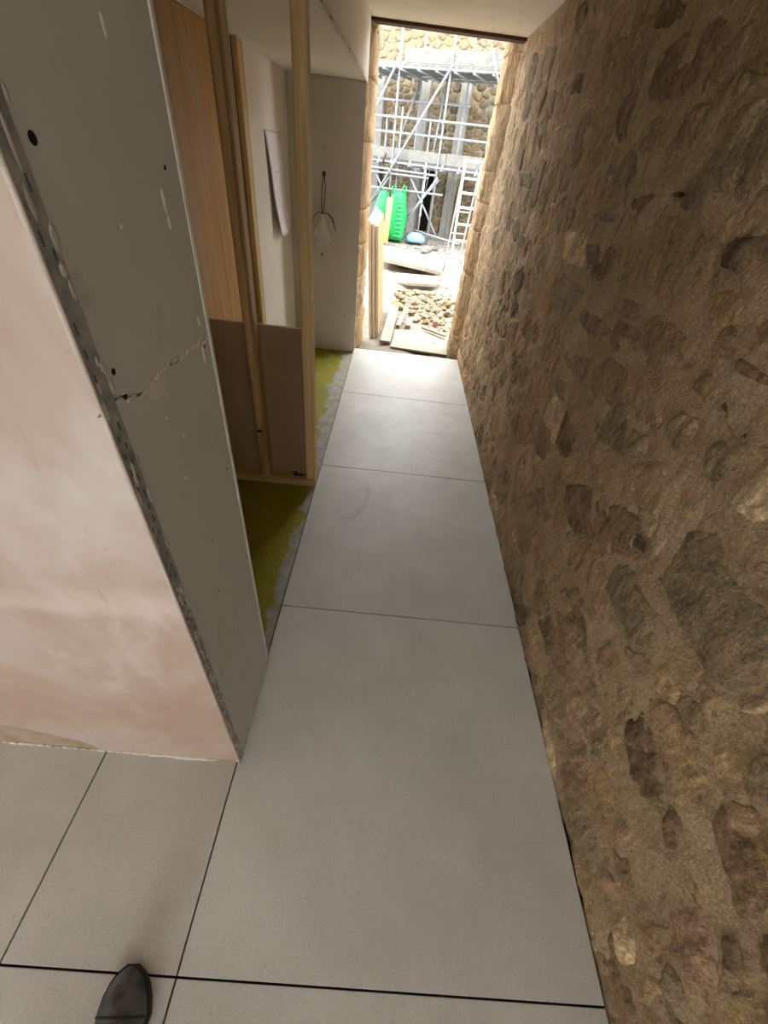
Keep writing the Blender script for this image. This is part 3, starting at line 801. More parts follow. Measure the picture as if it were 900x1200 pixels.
def cells(hands, region, spacing, aspect, joint, rg, nseg=34, tries=9000):
    """star-shaped outlines: hand-drawn stones first, then free stones packed into what is left"""
    out = []
    for h in hands:
        c = centroid(h)
        rad = []
        for k in range(nseg):
            a = 2 * math.pi * k / nseg
            ts = poly_hit(h, c, (math.cos(a), math.sin(a)))
            rad.append(max(ts) if ts else 0.01)
        out.append((c, rad))
    seeds = []
    y0, y1, z0, z1 = region
    boxes = [(min(p[0] for p in h), max(p[0] for p in h), min(p[1] for p in h), max(p[1] for p in h)) for h in hands]
    for _ in range(tries):
        p = (rg.uniform(y0, y1), rg.uniform(z0, z1))
        s = spacing(p)
        if any(math.hypot(p[0] - q[0], (p[1] - q[1]) * aspect) < min(s, q[2]) for q in seeds):
            continue
        bad = False
        for h, bx in zip(hands, boxes):
            if bx[0] - .1 < p[0] < bx[1] + .1 and bx[2] - .1 < p[1] < bx[3] + .1:
                if inside(h, p) or seg_dist(h, p) < s * 0.34:
                    bad = True
                    break
        if not bad:
            seeds.append((p[0], p[1], s))
    for i, (py, pz, s) in enumerate(seeds):
        near = [q for j, q in enumerate(seeds) if j != i and abs(q[0] - py) < s * 4 and abs(q[1] - pz) < s * 4]
        nh = [h for h, bx in zip(hands, boxes) if bx[0] - .4 < py < bx[1] + .4 and bx[2] - .4 < pz < bx[3] + .4]
        rad = []
        tilt = rg.gauss(0, 0.22)
        facets = [(tilt + rg.gauss(0, .15) + q * math.pi / 2, s * (rg.uniform(.66, 1.05) if q % 2 == 0 else rg.uniform(.42, .70))) for q in range(4)]
        facets.append((rg.uniform(0, 6.28), s * rg.uniform(.55, .8)))
        for k in range(nseg):
            a = 2 * math.pi * k / nseg
            u = (math.cos(a), math.sin(a))
            t = s * 1.15
            for fa, fd in facets:
                cs = math.cos(a - fa)
                if cs > 0.05:
                    t = min(t, fd / cs)
            for q in near:
                dy, dz = q[0] - py, (q[1] - pz) * aspect
                den = dy * u[0] + dz * u[1] * aspect
                if den > 1e-6:
                    t = min(t, (dy * dy + dz * dz) / 2 / den)
            for h in nh:
                ts = poly_hit(h, (py, pz), u)
                if ts:
                    t = min(t, min(ts) - joint)
            if u[1] < 0:
                t = min(t, (pz - z0) / -u[1] + 0.01)
            if u[1] > 0:
                t = min(t, (z1 - pz) / u[1] + 0.01)
            rad.append(max(t - joint, 0.012))
        out.append(((py, pz), rad))
    return out
RINGS = ((0.14, 1.0), (0.28, 1.0), (0.42, 0.98), (0.56, 0.95), (0.69, 0.88), (0.81, 0.72), (0.92, 0.40), (1.03, -0.15), (1.16, -1.3))
def stone_mesh(c, rad, top, rough, seed, surf):
    """domed stone face about its centre (u, v across the wall, w out of it)"""
    n = len(rad)
    tu, tv = rnd.uniform(-.05, .05), rnd.uniform(-.05, .05)
    def w(u, v, prof):
        p = Vector(((c[0] + u) * 1.0, (c[1] + v) * 1.0, seed))
        return surf(c[0] + u, c[1] + v) + top * prof + (u * tu + v * tv) + rough * (fbm(p * 9, 3) + 0.55 * fbm(Vector((p.x * 42, p.y * 16, seed)), 3) + 0.3 * fbm(p * 70, 2))
    vs = [(0, 0, w(0, 0, 1))]
    for f, prof in RINGS:
        for k in range(n):
            a = 2 * math.pi * k / n
            r = rad[k] * f * (1 + 0.05 * fbm(Vector((math.cos(a) * 2.2, math.sin(a) * 2.2, seed * 3.1)), 3))
            u, v = r * math.cos(a), r * math.sin(a)
            vs.append((u, v, w(u, v, prof)))
    fs = [(0, 1 + (k + 1) % n, 1 + k) for k in range(n)]
    for g in range(len(RINGS) - 1):
        b0, b1 = 1 + g * n, 1 + (g + 1) * n
        fs += [(b0 + k, b0 + (k + 1) % n, b1 + (k + 1) % n, b1 + k) for k in range(n)]
    return vs, fs

def rim(o, n):
    at = o.data.attributes.new('rim', 'FLOAT', 'POINT')
    at.data.foreach_set('value', [0.0] + [f ** 1.5 for f, _ in RINGS for k in range(n)])

ORIG_Y0, ORIG_Y1 = -1.0, 4.15
rg1 = random.Random(21)
hand_polys = [h[1] for h in HAND]
def spacing1(p):
    return (0.135 + 0.022 * max(0, p[0])) * rg1.uniform(0.8, 1.35)
cl_a = cells(hand_polys, (-0.55, 4.10, 0.0, 2.10), spacing1, 1.5, 0.003, rg1)
# small pinning stones in the wide joints
taken = hand_polys + [[(c[0] + r * math.cos(2 * math.pi * k / 34), c[1] + r * math.sin(2 * math.pi * k / 34)) for k, r in enumerate(rad)] for c, rad in cl_a[len(HAND):]]
cl_b = cells(taken, (-0.3, 3.6, 0.02, 2.0), lambda p: rg1.uniform(0.06, 0.085), 1.3, 0.004, rg1, 20, 2500)[len(taken):]
cl = cl_a + cl_b
# mortar body: an uneven sheet with a back, so that the wall is solid
NY, NZ = 430, 180
vs, fs = [], []
for j in range(NZ + 1):
    z = -0.02 + (CEIL + 0.03 + 0.02) * j / NZ
    for i in range(NY + 1):
        y = ORIG_Y0 + (ORIG_Y1 - ORIG_Y0) * i / NY
        h = undul(y, z) + 0.002 + 0.0085 * fbm(Vector((y * 8, z * 10, 1.7)), 5) + 0.0042 * fbm(Vector((y * 34, z * 20, 8.1)), 4)
        vs.append((WX - h, y, z))
for j in range(NZ):
    for i in range(NY):
        a = j * (NY + 1) + i
        fs.append((a, a + NY + 1, a + NY + 2, a + 1))
nb = len(vs)
zt = CEIL + 0.03
vs += [(1.15, ORIG_Y0, -0.02), (1.15, ORIG_Y1, -0.02), (1.15, ORIG_Y1, zt), (1.15, ORIG_Y0, zt)]
fs += [(nb, nb + 3, nb + 2, nb + 1), (NY, nb + 1, nb + 2, NZ * (NY + 1) + NY)]
wall_right = struct(mesh('wall_right', vs, fs, MAT_MORTAR, None, smooth=True), 'rubble stone wall pointed with lime mortar')
def w_surf(y, z):
    return undul(y, z)
def shown(q):                       # how large a stone shows from inside the passage
    (y, z), rad = q
    return sum(r * r for r in rad) / len(rad) / (0.48 + y * y + (z - 1.5) ** 2) ** 1.5
order = sorted(range(len(cl)), key=lambda i: -shown(cl[i]))
single = set(order[:300])
rest_v, rest_f, rest_rim, rest_tint = [], [], [], []
for i, (c, rad) in enumerate(cl):
    hand = HAND[i][0] if i < len(HAND) else None
    if hand:
        colr = PAL[hand]
        top = {'k': -0.004, 'd': 0.007, 'g': 0.014}.get(hand, 0.009)
        rough = {'k': 0.013, 'd': 0.012, 'g': 0.011}.get(hand, 0.009)
    else:
        key = rg1.choice('bbbnnttttrrgdlo' if c[1] < 1.7 else 'bbndtonbrd')
        colr = PAL[key]
        top = rg1.uniform(0.002, 0.011)
        rough = rg1.uniform(0.007, 0.012)
        if len(rad) == 20:
            top, rough = rg1.uniform(0.002, 0.006), 0.006
    fv = rg1.uniform(0.9, 1.1)
    colr = lin([(v * 0.8 + m_ * 0.2) * fv * 1.16 for v, m_ in zip(colr, (140, 120, 93))])
    sv, sf = stone_mesh(c, rad, top, rough, i * 1.37, w_surf)
    if i in single:
        o = mesh('stone', [(-w, u, v) for u, v, w in sv], sf, MAT_STONE, wall_right, (WX, c[0], c[1]), True)
        o.color = (*colr, 1)
        rim(o, len(rad))
    else:
        k0 = len(rest_v)
        rest_v += [(WX - w, c[0] + u, c[1] + v) for u, v, w in sv]
        rest_f += [tuple(q + k0 for q in f) for f in sf]
        rest_rim += [0.0] + [f ** 1.5 for f, _ in RINGS for k in range(len(rad))]
        rest_tint += [(*colr, 1)] * len(sv)
o = stuff(mesh('small_stone', rest_v, rest_f, MAT_STONE_TINT, wall_right, None, True))
o.data.attributes.new('rim', 'FLOAT', 'POINT').data.foreach_set('value', rest_rim)
o.data.attributes.new('tint', 'FLOAT_COLOR', 'POINT').data.foreach_set('color', [v for t in rest_tint for v in t])
# proud bands of pointing between the larger stones
def pointing(pts, r):
    bm = bmesh.new()
    dense = []
    for (a, b) in zip(pts[:-1], pts[1:]):
        for t in np.linspace(0, 1, 7)[:-1]:
            dense.append((a[0] + (b[0] - a[0]) * t, a[1] + (b[1] - a[1]) * t))
    dense.append(pts[-1])
    rings = []
    for i, (y, z) in enumerate(dense):
        t = i / (len(dense) - 1)
        rr = r * (0.55 + 0.45 * math.sin(math.pi * min(1, max(0, t * 1.1)))) * (1 + 0.25 * fbm(Vector((y * 20, z * 20, 2)), 2))
        p0, p1 = dense[max(0, i - 1)], dense[min(len(dense) - 1, i + 1)]
        d = Vector((p1[0] - p0[0], p1[1] - p0[1])).normalized()
        nrm = Vector((-d.y, d.x))
        ring = []
        for k in range(9):
            a = -1 + 2 * k / 8
            yy, zz = y + nrm.x * a * rr, z + nrm.y * a * rr
            hgt = undul(yy, zz) + 0.013 * (1 - abs(a) ** 2.5) - 0.004 + 0.003 * fbm(Vector((yy * 50, zz * 50, 1)), 3)
            ring.append(bm.verts.new((WX - hgt, yy, zz)))
        rings.append(ring)
    for i in range(len(rings) - 1):
        for k in range(8):
            bm.faces.new((rings[i][k], rings[i][k + 1], rings[i + 1][k + 1], rings[i + 1][k]))
    bmesh.ops.recalc_face_normals(bm, faces=bm.faces)
    bm.normal_update()
    if sum(f.normal.x for f in bm.faces) > 0:
        bmesh.ops.reverse_faces(bm, faces=bm.faces)
    return from_bm('pointing', bm, MAT_MORTAR, wall_right, smooth=True)
POINT = [[(0.83, 0.98), (0.77, 0.94), (0.72, 0.86), (0.70, 0.80)], [(0.72, 0.80), (0.62, 0.77), (0.53, 0.76), (0.44, 0.75)],
         [(0.86, 0.64), (0.83, 0.56), (0.80, 0.48)], [(0.86, 0.47), (0.76, 0.48), (0.66, 0.43), (0.58, 0.42)],
         [(1.30, 1.14), (1.15, 1.12), (1.02, 1.10), (0.95, 1.05)],
         
         ]
for p in POINT:
    pointing(p, 0.026)
# plain continuation of the same wall behind the camera
struct(box('wall_rear_right', (WX, -3.3, -0.02), (1.15, -1.0, CEIL + 0.03), MAT_MORTAR))

# door jambs in stone, splayed towards the yard
def jamb(name, plan, label):
    """plan: outline in x, y; courses of stone stand a little proud of the mortar core"""
    cx = sum(p[0] for p in plan) / len(plan)
    cy = sum(p[1] for p in plan) / len(plan)
    j = struct(prism(name, [(cx + (x - cx) * .94, cy + (y - cy) * .94) for x, y in plan], 2, -0.12, CEIL + 0.12, MAT_MORTAR), label)
    z = -0.03
    k = 0
    while z < CEIL + 0.08:
        h = rnd.uniform(0.16, 0.42)
        z1 = min(z + h - 0.003, CEIL + 0.115)
        bm = bmesh.new()
        q = rnd.uniform(0.985, 1.01)
        lo = [bm.verts.new((cx + (x - cx) * q, cy + (y - cy) * q, z + .004)) for x, y in plan]
        hi = [bm.verts.new((cx + (x - cx) * q, cy + (y - cy) * q, z1)) for x, y in plan]
        n = len(plan)
        bm.faces.new(lo[::-1])
        bm.faces.new(hi)
        for a in range(n):
            bm.faces.new((lo[a], lo[(a + 1) % n], hi[(a + 1) % n], hi[a]))
        bmesh.ops.recalc_face_normals(bm, faces=bm.faces)
        bmesh.ops.bevel(bm, geom=bm.edges[:], offset=0.005, segments=1, affect='EDGES', profile=0.6)
        bmesh.ops.subdivide_edges(bm, edges=bm.edges[:], cuts=7, use_grid_fill=True)
        for v in bm.verts:
            p = v.co.copy()
            v.co.x += 0.014 * fbm(Vector((p.x * 8 + k, p.y * 14, p.z * 10)), 4)
            v.co.y += 0.008 * fbm(Vector((p.x * 14, p.y * 8 + 3 + k, p.z * 10)), 4)
        o = from_bm('jamb_stone', bm, MAT_JAMB, j, smooth=True)
        o.color = (*lin(rnd.choice([(150, 128, 96), (158, 138, 108), (142, 118, 86), (152, 124, 86)])), 1)
        z += h
        k += 1
    return j
MAT_JAMB = stone_mat('jamb_stone', (160, 138, 106), 0.6, 0.2, False)
jamb('wall_jamb_right', [(0.700, 4.172), (0.618, 4.31), (0.618, 4.55), (1.15, 4.55), (1.15, 4.172)], 'pale stone jamb beside the rubble wall')
jamb('wall_jamb_left', [(-0.352, 4.075), (-0.308, 4.20), (-0.303, 4.55), (-0.90, 4.55), (-0.90, 4.075)], 'pale stone jamb beside the boarded alcove')
struct(box('wall_front_left', (-4.5, 4.21, -0.2), (-0.92, 4.55, 3.2), MAT_MORTAR))
struct(box('wall_front_right', (1.16, 4.16, -0.2), (4.5, 4.55, 3.2), MAT_MORTAR))
struct(box('wall_front_head', (-0.9, 4.215, CEIL + 0.13), (1.15, 4.55, 3.2), MAT_MORTAR))

# rest of the room behind the camera, with one opening assumed for rear light
struct(box('wall_room_left', (-3.8, -3.3, -0.02), (-3.6, 0.44, CEIL + 0.02), MAT_ROOM))
for n, lo, hi in (('wall_rear_left', (-3.6, -3.5, -0.02), (-1.15, -3.3, CEIL + .02)), ('wall_rear_side', (0.15, -3.5, -0.02), (0.692, -3.3, CEIL + .02)),
                  ('wall_rear_head', (-1.15, -3.5, 1.95), (0.15, -3.3, CEIL + .02)), ('wall_rear_sill', (-1.15, -3.5, -0.02), (0.15, -3.3, 0.95))):
    struct(box(n, lo, hi, MAT_ROOM))

# two assumed, added windows behind the camera: frame and opaque pane on solid walls
MAT_FRAME = simple('white_assumed_frame', (214, 212, 206), (226, 224, 219), 6, 0.5)
MAT_PANE = simple('pale_opaque_pane', (226, 228, 230), (236, 238, 240), 3, 0.3)  # opaque pale backing to the added lights, passes no daylight
def assumed_window(name, x, inward, y0, y1, z0, z1):
    xa, xb = sorted((x, x + inward * 0.012))
    w = struct(box(name, (xa, y0, z0), (xb, y1, z1), MAT_PANE))
    fa, fb = sorted((x, x + inward * 0.05))
    for lo, hi in (((fa, y0 - .05, z0 - .05), (fb, y1 + .05, z0)), ((fa, y0 - .05, z1), (fb, y1 + .05, z1 + .05)),
                   ((fa, y0 - .05, z0), (fb, y0, z1)), ((fa, y1, z0), (fb, y1 + .05, z1))):
        box('assumed_window_frame', lo, hi, MAT_FRAME, w, 0.004)
assumed_window('assumed_window_1', 0.692, -1, -2.36, -1.14, 0.89, 1.91)
assumed_window('assumed_window_2', -3.6, 1, -2.06, -0.04, 0.29, 1.41)

# ------------------------------------------------------------------ work boot at the foot of the frame
boot = tag(empty('work_boot', (-0.42, -0.15, 0)), 'scuffed dark leather work boot standing on the grey tiles', 'boot')
def boot_half(s):      # half width, height, spine offset at distance s behind the toe
    w = 0.052 * math.sin(math.pi / 2 * min(1, (s / 0.085)) ** 0.62) if s < 0.085 else 0.050 - 0.012 * math.sin((s - 0.085) / 0.205 * math.pi * 0.9)
    if s > 0.26:
        w *= math.sqrt(max(0.05, 1 - ((s - 0.26) / 0.034) ** 2))
    return max(w, 0.004)
def boot_h(s):
    if s < 0.05:
        return 0.030 + 0.030 * (s / 0.05) ** 0.5
    if s < 0.14:
        return 0.060 + 0.035 * ((s - 0.05) / 0.09) ** 1.2
    return 0.095 + 0.10 * min(1, (s - 0.14) / 0.07) ** 1.3
MAT_LEATHER = simple('worn_black_leather', (36, 37, 37), (92, 93, 91), 22, 0.6, 0.4, 0, 60, 0.5)
MAT_RUBBER = simple('black_rubber', (28, 27, 26), (44, 42, 40), 14, 0.75)
TOE = Vector((-0.436, -0.006))
AX = Vector((0.06, -1)).normalized()
SD = Vector((-AX.y, AX.x))
def bpt(s, lat, z):
    p = TOE + AX * s + SD * (-lat)
    return (p.x, p.y, z)
vs, fs = [], []
stations = [0.0, 0.002, 0.005, 0.010, 0.016, 0.022, 0.03, 0.05, 0.075, 0.10, 0.125, 0.15, 0.175, 0.20, 0.225, 0.25, 0.27, 0.285, 0.292]
seg = 16
for s in stations:
    w, h = boot_half(max(s, 0.002)), boot_h(s)
    bias = 0.012 * max(0, 1 - s / 0.08)
    for k in range(seg + 1):
        a = math.pi * k / seg
        c, sn = math.cos(a), math.sin(a)
        narrow = 1.0 if s < 0.14 else 1.0 - 0.25 * (sn ** 3)
        zz = 0.024 + (h - 0.024) * sn ** 0.75
        crease = 0.0025 * fbm(Vector((s * 60, c * 3, 1.5)), 3) * sn
        vs.append(bpt(s, w * c * narrow + bias, zz + crease))
n = seg + 1
for i in range(len(stations) - 1):
    for k in range(seg):
        a = i * n + k
        fs.append((a, a + 1, a + n + 1, a + n))
fs.append(tuple(range(n)))
fs.append(tuple(range((len(stations) - 1) * n, len(stations) * n))[::-1])
bm = bmesh.new()
bv = [bm.verts.new(v) for v in vs]
for f in fs:
    bm.faces.new([bv[i] for i in f])
bmesh.ops.recalc_face_normals(bm, faces=bm.faces)
upper = from_bm('upper', bm, MAT_LEATHER, boot, smooth=True)
outline = [(s, boot_half(max(s, 0.002)) + 0.004, 0.012 * max(0, 1 - s / 0.08)) for s in stations]
loop = [bpt(s - 0.003, w + b, 0)[:2] for i, (s, w, b) in enumerate(outline)] + [bpt(s - 0.003, -w + b, 0)[:2] for s, w, b in outline[::-1]]
prism('sole', loop, 2, 0.0005, 0.025, MAT_RUBBER, boot)
bm = bmesh.new()
seam = [bpt(0.075, boot_half(0.075) * math.cos(a) + 0.00075, 0.024 + (boot_h(0.075) - 0.024) * math.sin(a) ** 0.75 + 0.0005) for a in np.linspace(0.12, math.pi - 0.12, 19)]
bm_pipe(bm, seam, 0.0022, 6)
from_bm('toe_cap_seam', bm, MAT_RUBBER, upper, smooth=True)
for k in range(4):
    s = 0.115 + k * 0.018
    pipe('lace', [bpt(s, -0.024, boot_h(s) * .93), bpt(s + .004, 0, boot_h(s) + .006), bpt(s + .008, 0.024, boot_h(s) * .93)], 0.0025, MAT_CORD, upper, 6)
bm = bmesh.new()
ring = []
for k in range(24):
    a = 2 * math.pi * k / 24
    ring.append(bpt(0.235 + 0.052 * math.cos(a), 0.036 * math.sin(a), 0.198))
bm_pipe(bm, ring + [ring[0]], 0.008, 8)
from_bm('padded_collar', bm, MAT_LEATHER, upper, smooth=True)
# ------------------------------------------------------------------ yard outside the doorway
def gz(x, y):
    base = -0.06 - 0.02 * min(1, max(0, (y - 4.6) / 0.5)) + 0.05 * min(1, max(0, (y - 6) / 4))
    return base + 0.035 * fbm(Vector((x * 1.3, y * 1.3, 2.2)), 4) + 0.012 * fbm(Vector((x * 9, y * 9, 4.4)), 3)
MAT_MUD = simple('pale_dusty_rubble_ground', (104, 95, 82), (130, 122, 109), 7, 0.95, 0.15, 0, 70, 0.6, 7)
vs, fs = [], []
GX, GY = 130, 150
for j in range(GY + 1):
    y = 4.12 + 12.5 * (j / GY) ** 1.5
    for i in range(GX + 1):
        x = 0.3 + 5.2 * (2 * i / GX - 1) * abs(2 * i / GX - 1) ** 0.6
        z = gz(x, y)
        if y < 4.58:
            z = min(z, -0.055)
        vs.append((x, y, z))
for j in range(GY):
    for i in range(GX):
        a = j * (GX + 1) + i
        fs.append((a, a + 1, a + GX + 2, a + GX + 1))
struct(mesh('ground', vs, fs, MAT_MUD, None, smooth=True), 'dusty rubble-strewn ground of the yard')

def slab(name, corners, thick, mat, label, cat, seed=0, wobble=0.004):
    """flat sheet with real thickness through four or more top corners"""
    n = len(corners)
    bm = bmesh.new()
    t = [bm.verts.new(c) for c in corners]
    b = [bm.verts.new((c[0], c[1], c[2] - thick)) for c in corners]
    bm.faces.new(t)
    bm.faces.new(b[::-1])
    for i in range(n):
        bm.faces.new((t[i], b[i], b[(i + 1) % n], t[(i + 1) % n]))
    bmesh.ops.recalc_face_normals(bm, faces=bm.faces)
    o = from_bm(name, bm, mat)
    return tag(o, label, cat)
slab('plywood_board', [(0.01, 4.36, -0.034), (0.60, 4.30, -0.034), (0.62, 4.80, -0.036), (0.46, 4.99, -0.036), (0.05, 4.93, -0.036)], 0.018, MAT_PLANK,
     'pale plywood board laid flat just outside the threshold', 'board')
def beam(name, p0, p1, w, h, mat, label, cat, bevel=0.003):
    p0, p1 = Vector(p0), Vector(p1)
    d = p1 - p0
    q = d.to_track_quat('Y', 'Z').to_matrix().to_4x4()
    q.translation = p0
    bm = bmesh.new()
    bm_box(bm, (-w / 2, 0, -h / 2), (w / 2, d.length, h / 2), bevel, q)
    return tag(from_bm(name, bm, mat), label, cat)
beam('timber_plank', (-0.055, 4.45, -0.028), (0.01, 5.70, -0.005), 0.11, 0.03, MAT_PLANK, 'long pale plank lying along the foot of the leaning sheets', 'plank')
beam('timber_offcut', (0.07, 5.04, -0.03), (0.16, 5.62, -0.01), 0.05, 0.025, MAT_PLANK, 'thin pale offcut angled across the ground beside the long plank', 'plank')
beam('timber_block', (0.19, 5.06, -0.04), (0.20, 5.34, -0.035), 0.06, 0.05, MAT_PLANK, 'short squared timber block near the thin offcut', 'timber')
beam('timber_batten', (0.36, 5.03, -0.01), (0.62, 4.78, 0.0), 0.045, 0.02, MAT_PLANK, 'short batten lying across the corner of the threshold board', 'batten')
# leaning sheets: bottoms on the ground, tops against the stone jamb
labs = ['pale sheet leaning beside the doorway, closest to the stone jamb', 'middle one of the pale sheets leaning beside the doorway', 'orange-faced plywood sheet, outermost of the leaning sheets']
for k in range(3):
    bx, tx = -0.232 + 0.036 * k, -0.318 + 0.036 * k
    y0 = 4.60 + 0.02 * k
    bm = bmesh.new()
    ht = 1.05 - 0.02 * k
    zb = -0.058
    bm_box(bm, (0, y0, zb), (0.026, 5.82 - 0.05 * k, zb + ht), 0.001)
    for v in bm.verts:
        t = (v.co.z - zb) / ht
        v.co.x += bx + (tx - bx) * t
    o = from_bm('plywood_sheet', bm, MAT_OUTPLY if k == 2 else MAT_OUTEDGE)
    tag(o, labs[k], 'plywood', 'sheets leaning beside the doorway')
    bm = bmesh.new()
    bm_box(bm, (0.001, y0 - 0.0012, zb), (0.025, y0, zb + ht))
    for v in bm.verts:
        v.co.x += bx + (tx - bx) * ((v.co.z - zb) / ht)
    from_bm('sheet_edge', bm, MAT_OUTEDGE, o)

MAT_SLAB = simple('pale_sheet_board', (120, 110, 92), (140, 130, 112), 22, 0.9, 0.2, 0, 90, 0.3, 6)
slab('board_sheet', [(-0.32, 8.15, 0.10), (0.45, 7.70, 0.11), (0.72, 7.75, 0.07), (0.76, 9.3, 0.06), (0.35, 9.5, 0.05), (-0.30, 9.75, 0.04)], 0.05, MAT_SLAB,
     'large pale sheet lying on the rubble in front of the scaffold', 'board')
slab('board_sheet', [(-0.02, 7.30, 0.07), (0.16, 6.92, 0.03), (0.62, 7.02, 0.03), (0.70, 7.45, 0.06)], 0.035, MAT_SLAB,
     'smaller broken pale sheet half under the rubble stones', 'board')
# loose rubble ------------------------------------------------------------
MAT_RUB = stone_mat('loose_rubble', (120, 108, 88), 0.5, 0.2, False)
protos = []
for k in range(6):
    bm = bmesh.new()
    bmesh.ops.create_icosphere(bm, subdivisions=2, radius=0.5)
    for v in bm.verts:
        d = v.co.normalized()
        f = 1 + 0.55 * fbm(d * 1.3 + Vector((k * 7.1, 0, 0)), 2)
        v.co = Vector((d.x * 0.5, d.y * 0.36, d.z * 0.26)) * f
    me = bpy.data.meshes.new('rubble_stone')
    bm.to_mesh(me)
    bm.free()
    me.materials.append(MAT_RUB.m)
    protos.append(me)
rg2 = random.Random(5)
RN = ['straw-coloured', 'dull tan', 'brown', 'pale cream', 'grey-beige', 'dark brown']
RC = [(142, 126, 97), (130, 116, 91), (114, 99, 74), (146, 133, 108), (122, 114, 98), (104, 87, 62)]
def rubble(x, y, size, label, lift=0.0):
    o = link('rubble_stone', rg2.choice(protos))
    s = size * rg2.uniform(0.8, 1.2)
    o.scale = (s, s, s)
    o.rotation_euler = (rg2.uniform(-.5, .5), rg2.uniform(-.5, .5), rg2.uniform(0, 6.28))
    o.location = (x, y, gz(x, y) + s * 0.16 + lift)
    q = rg2.randrange(len(RC))
    o.color = (*lin(RC[q]), 1)
    sz = 'large' if s > 0.125 else 'mid-sized' if s > 0.08 else 'small' if s > 0.04 else 'tiny'
    label = label.replace('COLOUR', RN[q]).replace('SIZE', sz)
    return tag(o, label, 'stone', 'loose rubble stones in the yard')
b = rubble(0.06, 5.92, 0.20, 'rounded ochre stone at the edge of the rubble heap')
b.color = (*lin((146, 112, 70)), 1)
placed = [(0.06, 5.92, 0.20), (0.53, 5.34, .09), (0.1, 5.3, .1), (0.19, 5.2, .3), (0.14, 5.5, .2), (0.5, 4.9, .3), (0.0, 5.55, .2), (0.0, 5.2, .25), (-.2, 5.8, .3), (0.3, 7.1, .5), (0.55, 7.2, .5), (-.1, 6.1, .1)]
def free(x, y, s):
    if any(math.hypot(x - a, y - b) < 0.51 * (s + c) for a, b, c in placed):
        return False
    placed.append((x, y, s))
    return True
for k in range(900):
    x, y = rg2.gauss(0.36, 0.21), rg2.gauss(6.22, 0.36)
    s = rg2.uniform(0.05, 0.16)
    if x > 0.02 and y < 6.85 and free(x, y, s):
        d = math.hypot((x - .36) / .4, (y - 6.25) / .7)
        rubble(x, y, s, 'SIZE COLOUR broken stone in the rubble heap outside the doorway', 0.07 * max(0, 1 - d))
for k in range(110):
    x, y, s = rg2.uniform(-0.05, 1.1), rg2.uniform(5.05, 6.85), rg2.uniform(0.025, 0.05)
    if free(x, y, s):
        rubble(x, y, s, 'SIZE COLOUR loose stone scattered around the rubble heap')
# grey scrap and gravel under the scaffold: too fine to count
bm = bmesh.new()
for k in range(900):
    x, y = rg2.uniform(-.9, 1.8), rg2.uniform(9.3, 12.3)
    if (x - 1.2) * 0.404 + (y - 12.3) * 0.915 > -0.25 or (y < 9.85 and x < 1.0) or (-.75 < x < -.3 and 10.1 < y < 11.45) or (-.45 < x < .65 and 10.55 < y < 11.25):
        continue
    s = rg2.uniform(.02, .09)
    mt = Matrix.Translation((x, y, gz(x, y) + s * .25)) @ Matrix.Rotation(rg2.uniform(0, 6), 4, 'Z') @ Matrix.Rotation(rg2.uniform(-.6, .6), 4, 'X') @ Matrix.Diagonal((s * rg2.uniform(.5, 1.8), s * .6, s * .4, 1))
    bmesh.ops.create_icosphere(bm, subdivisions=1, radius=0.5, matrix=mt)
g = from_bm('scrap_gravel', bm, simple('grey_scrap', (70, 69, 66), (128, 127, 122), 30, 0.9))
stuff(tag(g, 'grey broken scrap and gravel spread under the scaffold', 'gravel'))
bm = bmesh.new()
for k in range(700):
    x, y = rg2.uniform(0.05, .75), 5.02 + 1.9 * rg2.random()
    s = rg2.uniform(.006, .028)
    if any(math.hypot(x - a, y - b) < 0.6 * c + s for a, b, c in placed):
        continue
    mt = Matrix.Translation((x, y, gz(x, y) + s * .25)) @ Matrix.Rotation(rg2.uniform(0, 6), 4, 'Z') @ Matrix.Diagonal((s * rg2.uniform(.6, 2.2), s * .7, s * .5, 1))
    bmesh.ops.create_icosphere(bm, subdivisions=1, radius=0.5, matrix=mt)
g = from_bm('fine_debris', bm, simple('fine_chippings', (76, 66, 52), (136, 127, 112), 40, 0.9))
stuff(tag(g, 'fine stone chippings strewn between the doorway and the rubble heap', 'gravel'))
hp = pipe('bent_pipe', [(0.40, 8.9, 0.13), (0.48, 8.92, 0.13), (0.56, 9.02, 0.135), (0.62, 9.2, 0.15), (0.72, 9.24, 0.15)], 0.022, MAT_CORD)
tag(hp, 'short black bent pipe lying on the large pale sheet', 'pipe')
bk = box('brick', (0.50, 5.28, -0.06), (0.56, 5.40, 0.0), simple('red_brick', (150, 108, 84), (170, 126, 100), 20), None, 0.004)
tag(bk, 'reddish half brick lying on the fine chippings', 'brick')

# ------------------------------------------------------------------ stone building across the yard
FD = Vector((0.9148, -0.4039, 0))
FN = Vector((-0.4039, -0.9148, 0))
F0 = Vector((1.2, 12.3, 0))
def fl(s, n, z):
    return F0 + FD * s + FN * n + Vector((0, 0, z))
FMX = Matrix((FD, FN, Vector((0, 0, 1)))).transposed().to_4x4()
FMX.translation = F0
def fbox(name, lo, hi, mat, parent, bevel=0.0):
    # FD, FN, Z is left handed, so mirror-safe: build corner coordinates directly
    bm = bmesh.new()
    bm_box(bm, lo, hi, bevel)
    for v in bm.verts:
        v.co = fl(v.co.x, v.co.y, v.co.z)
    bmesh.ops.recalc_face_normals(bm, faces=bm.faces)
    return from_bm(name, bm, mat, parent)
MAT_FMORT = mortar_mat('pale_facade_mortar', (98, 91, 74), (108, 100, 83), (118, 109, 92), 0.4)
MAT_FSTONE = stone_mat('facade_stone', (120, 112, 96), 0.2, 0.2, False)
MAT_CONC = simple('grey_concrete', (92, 90, 84), (112, 109, 103), 8, 0.9)
bld = tag(empty('stone_building', tuple(F0)), 'stone building across the yard behind the scaffold', 'building')
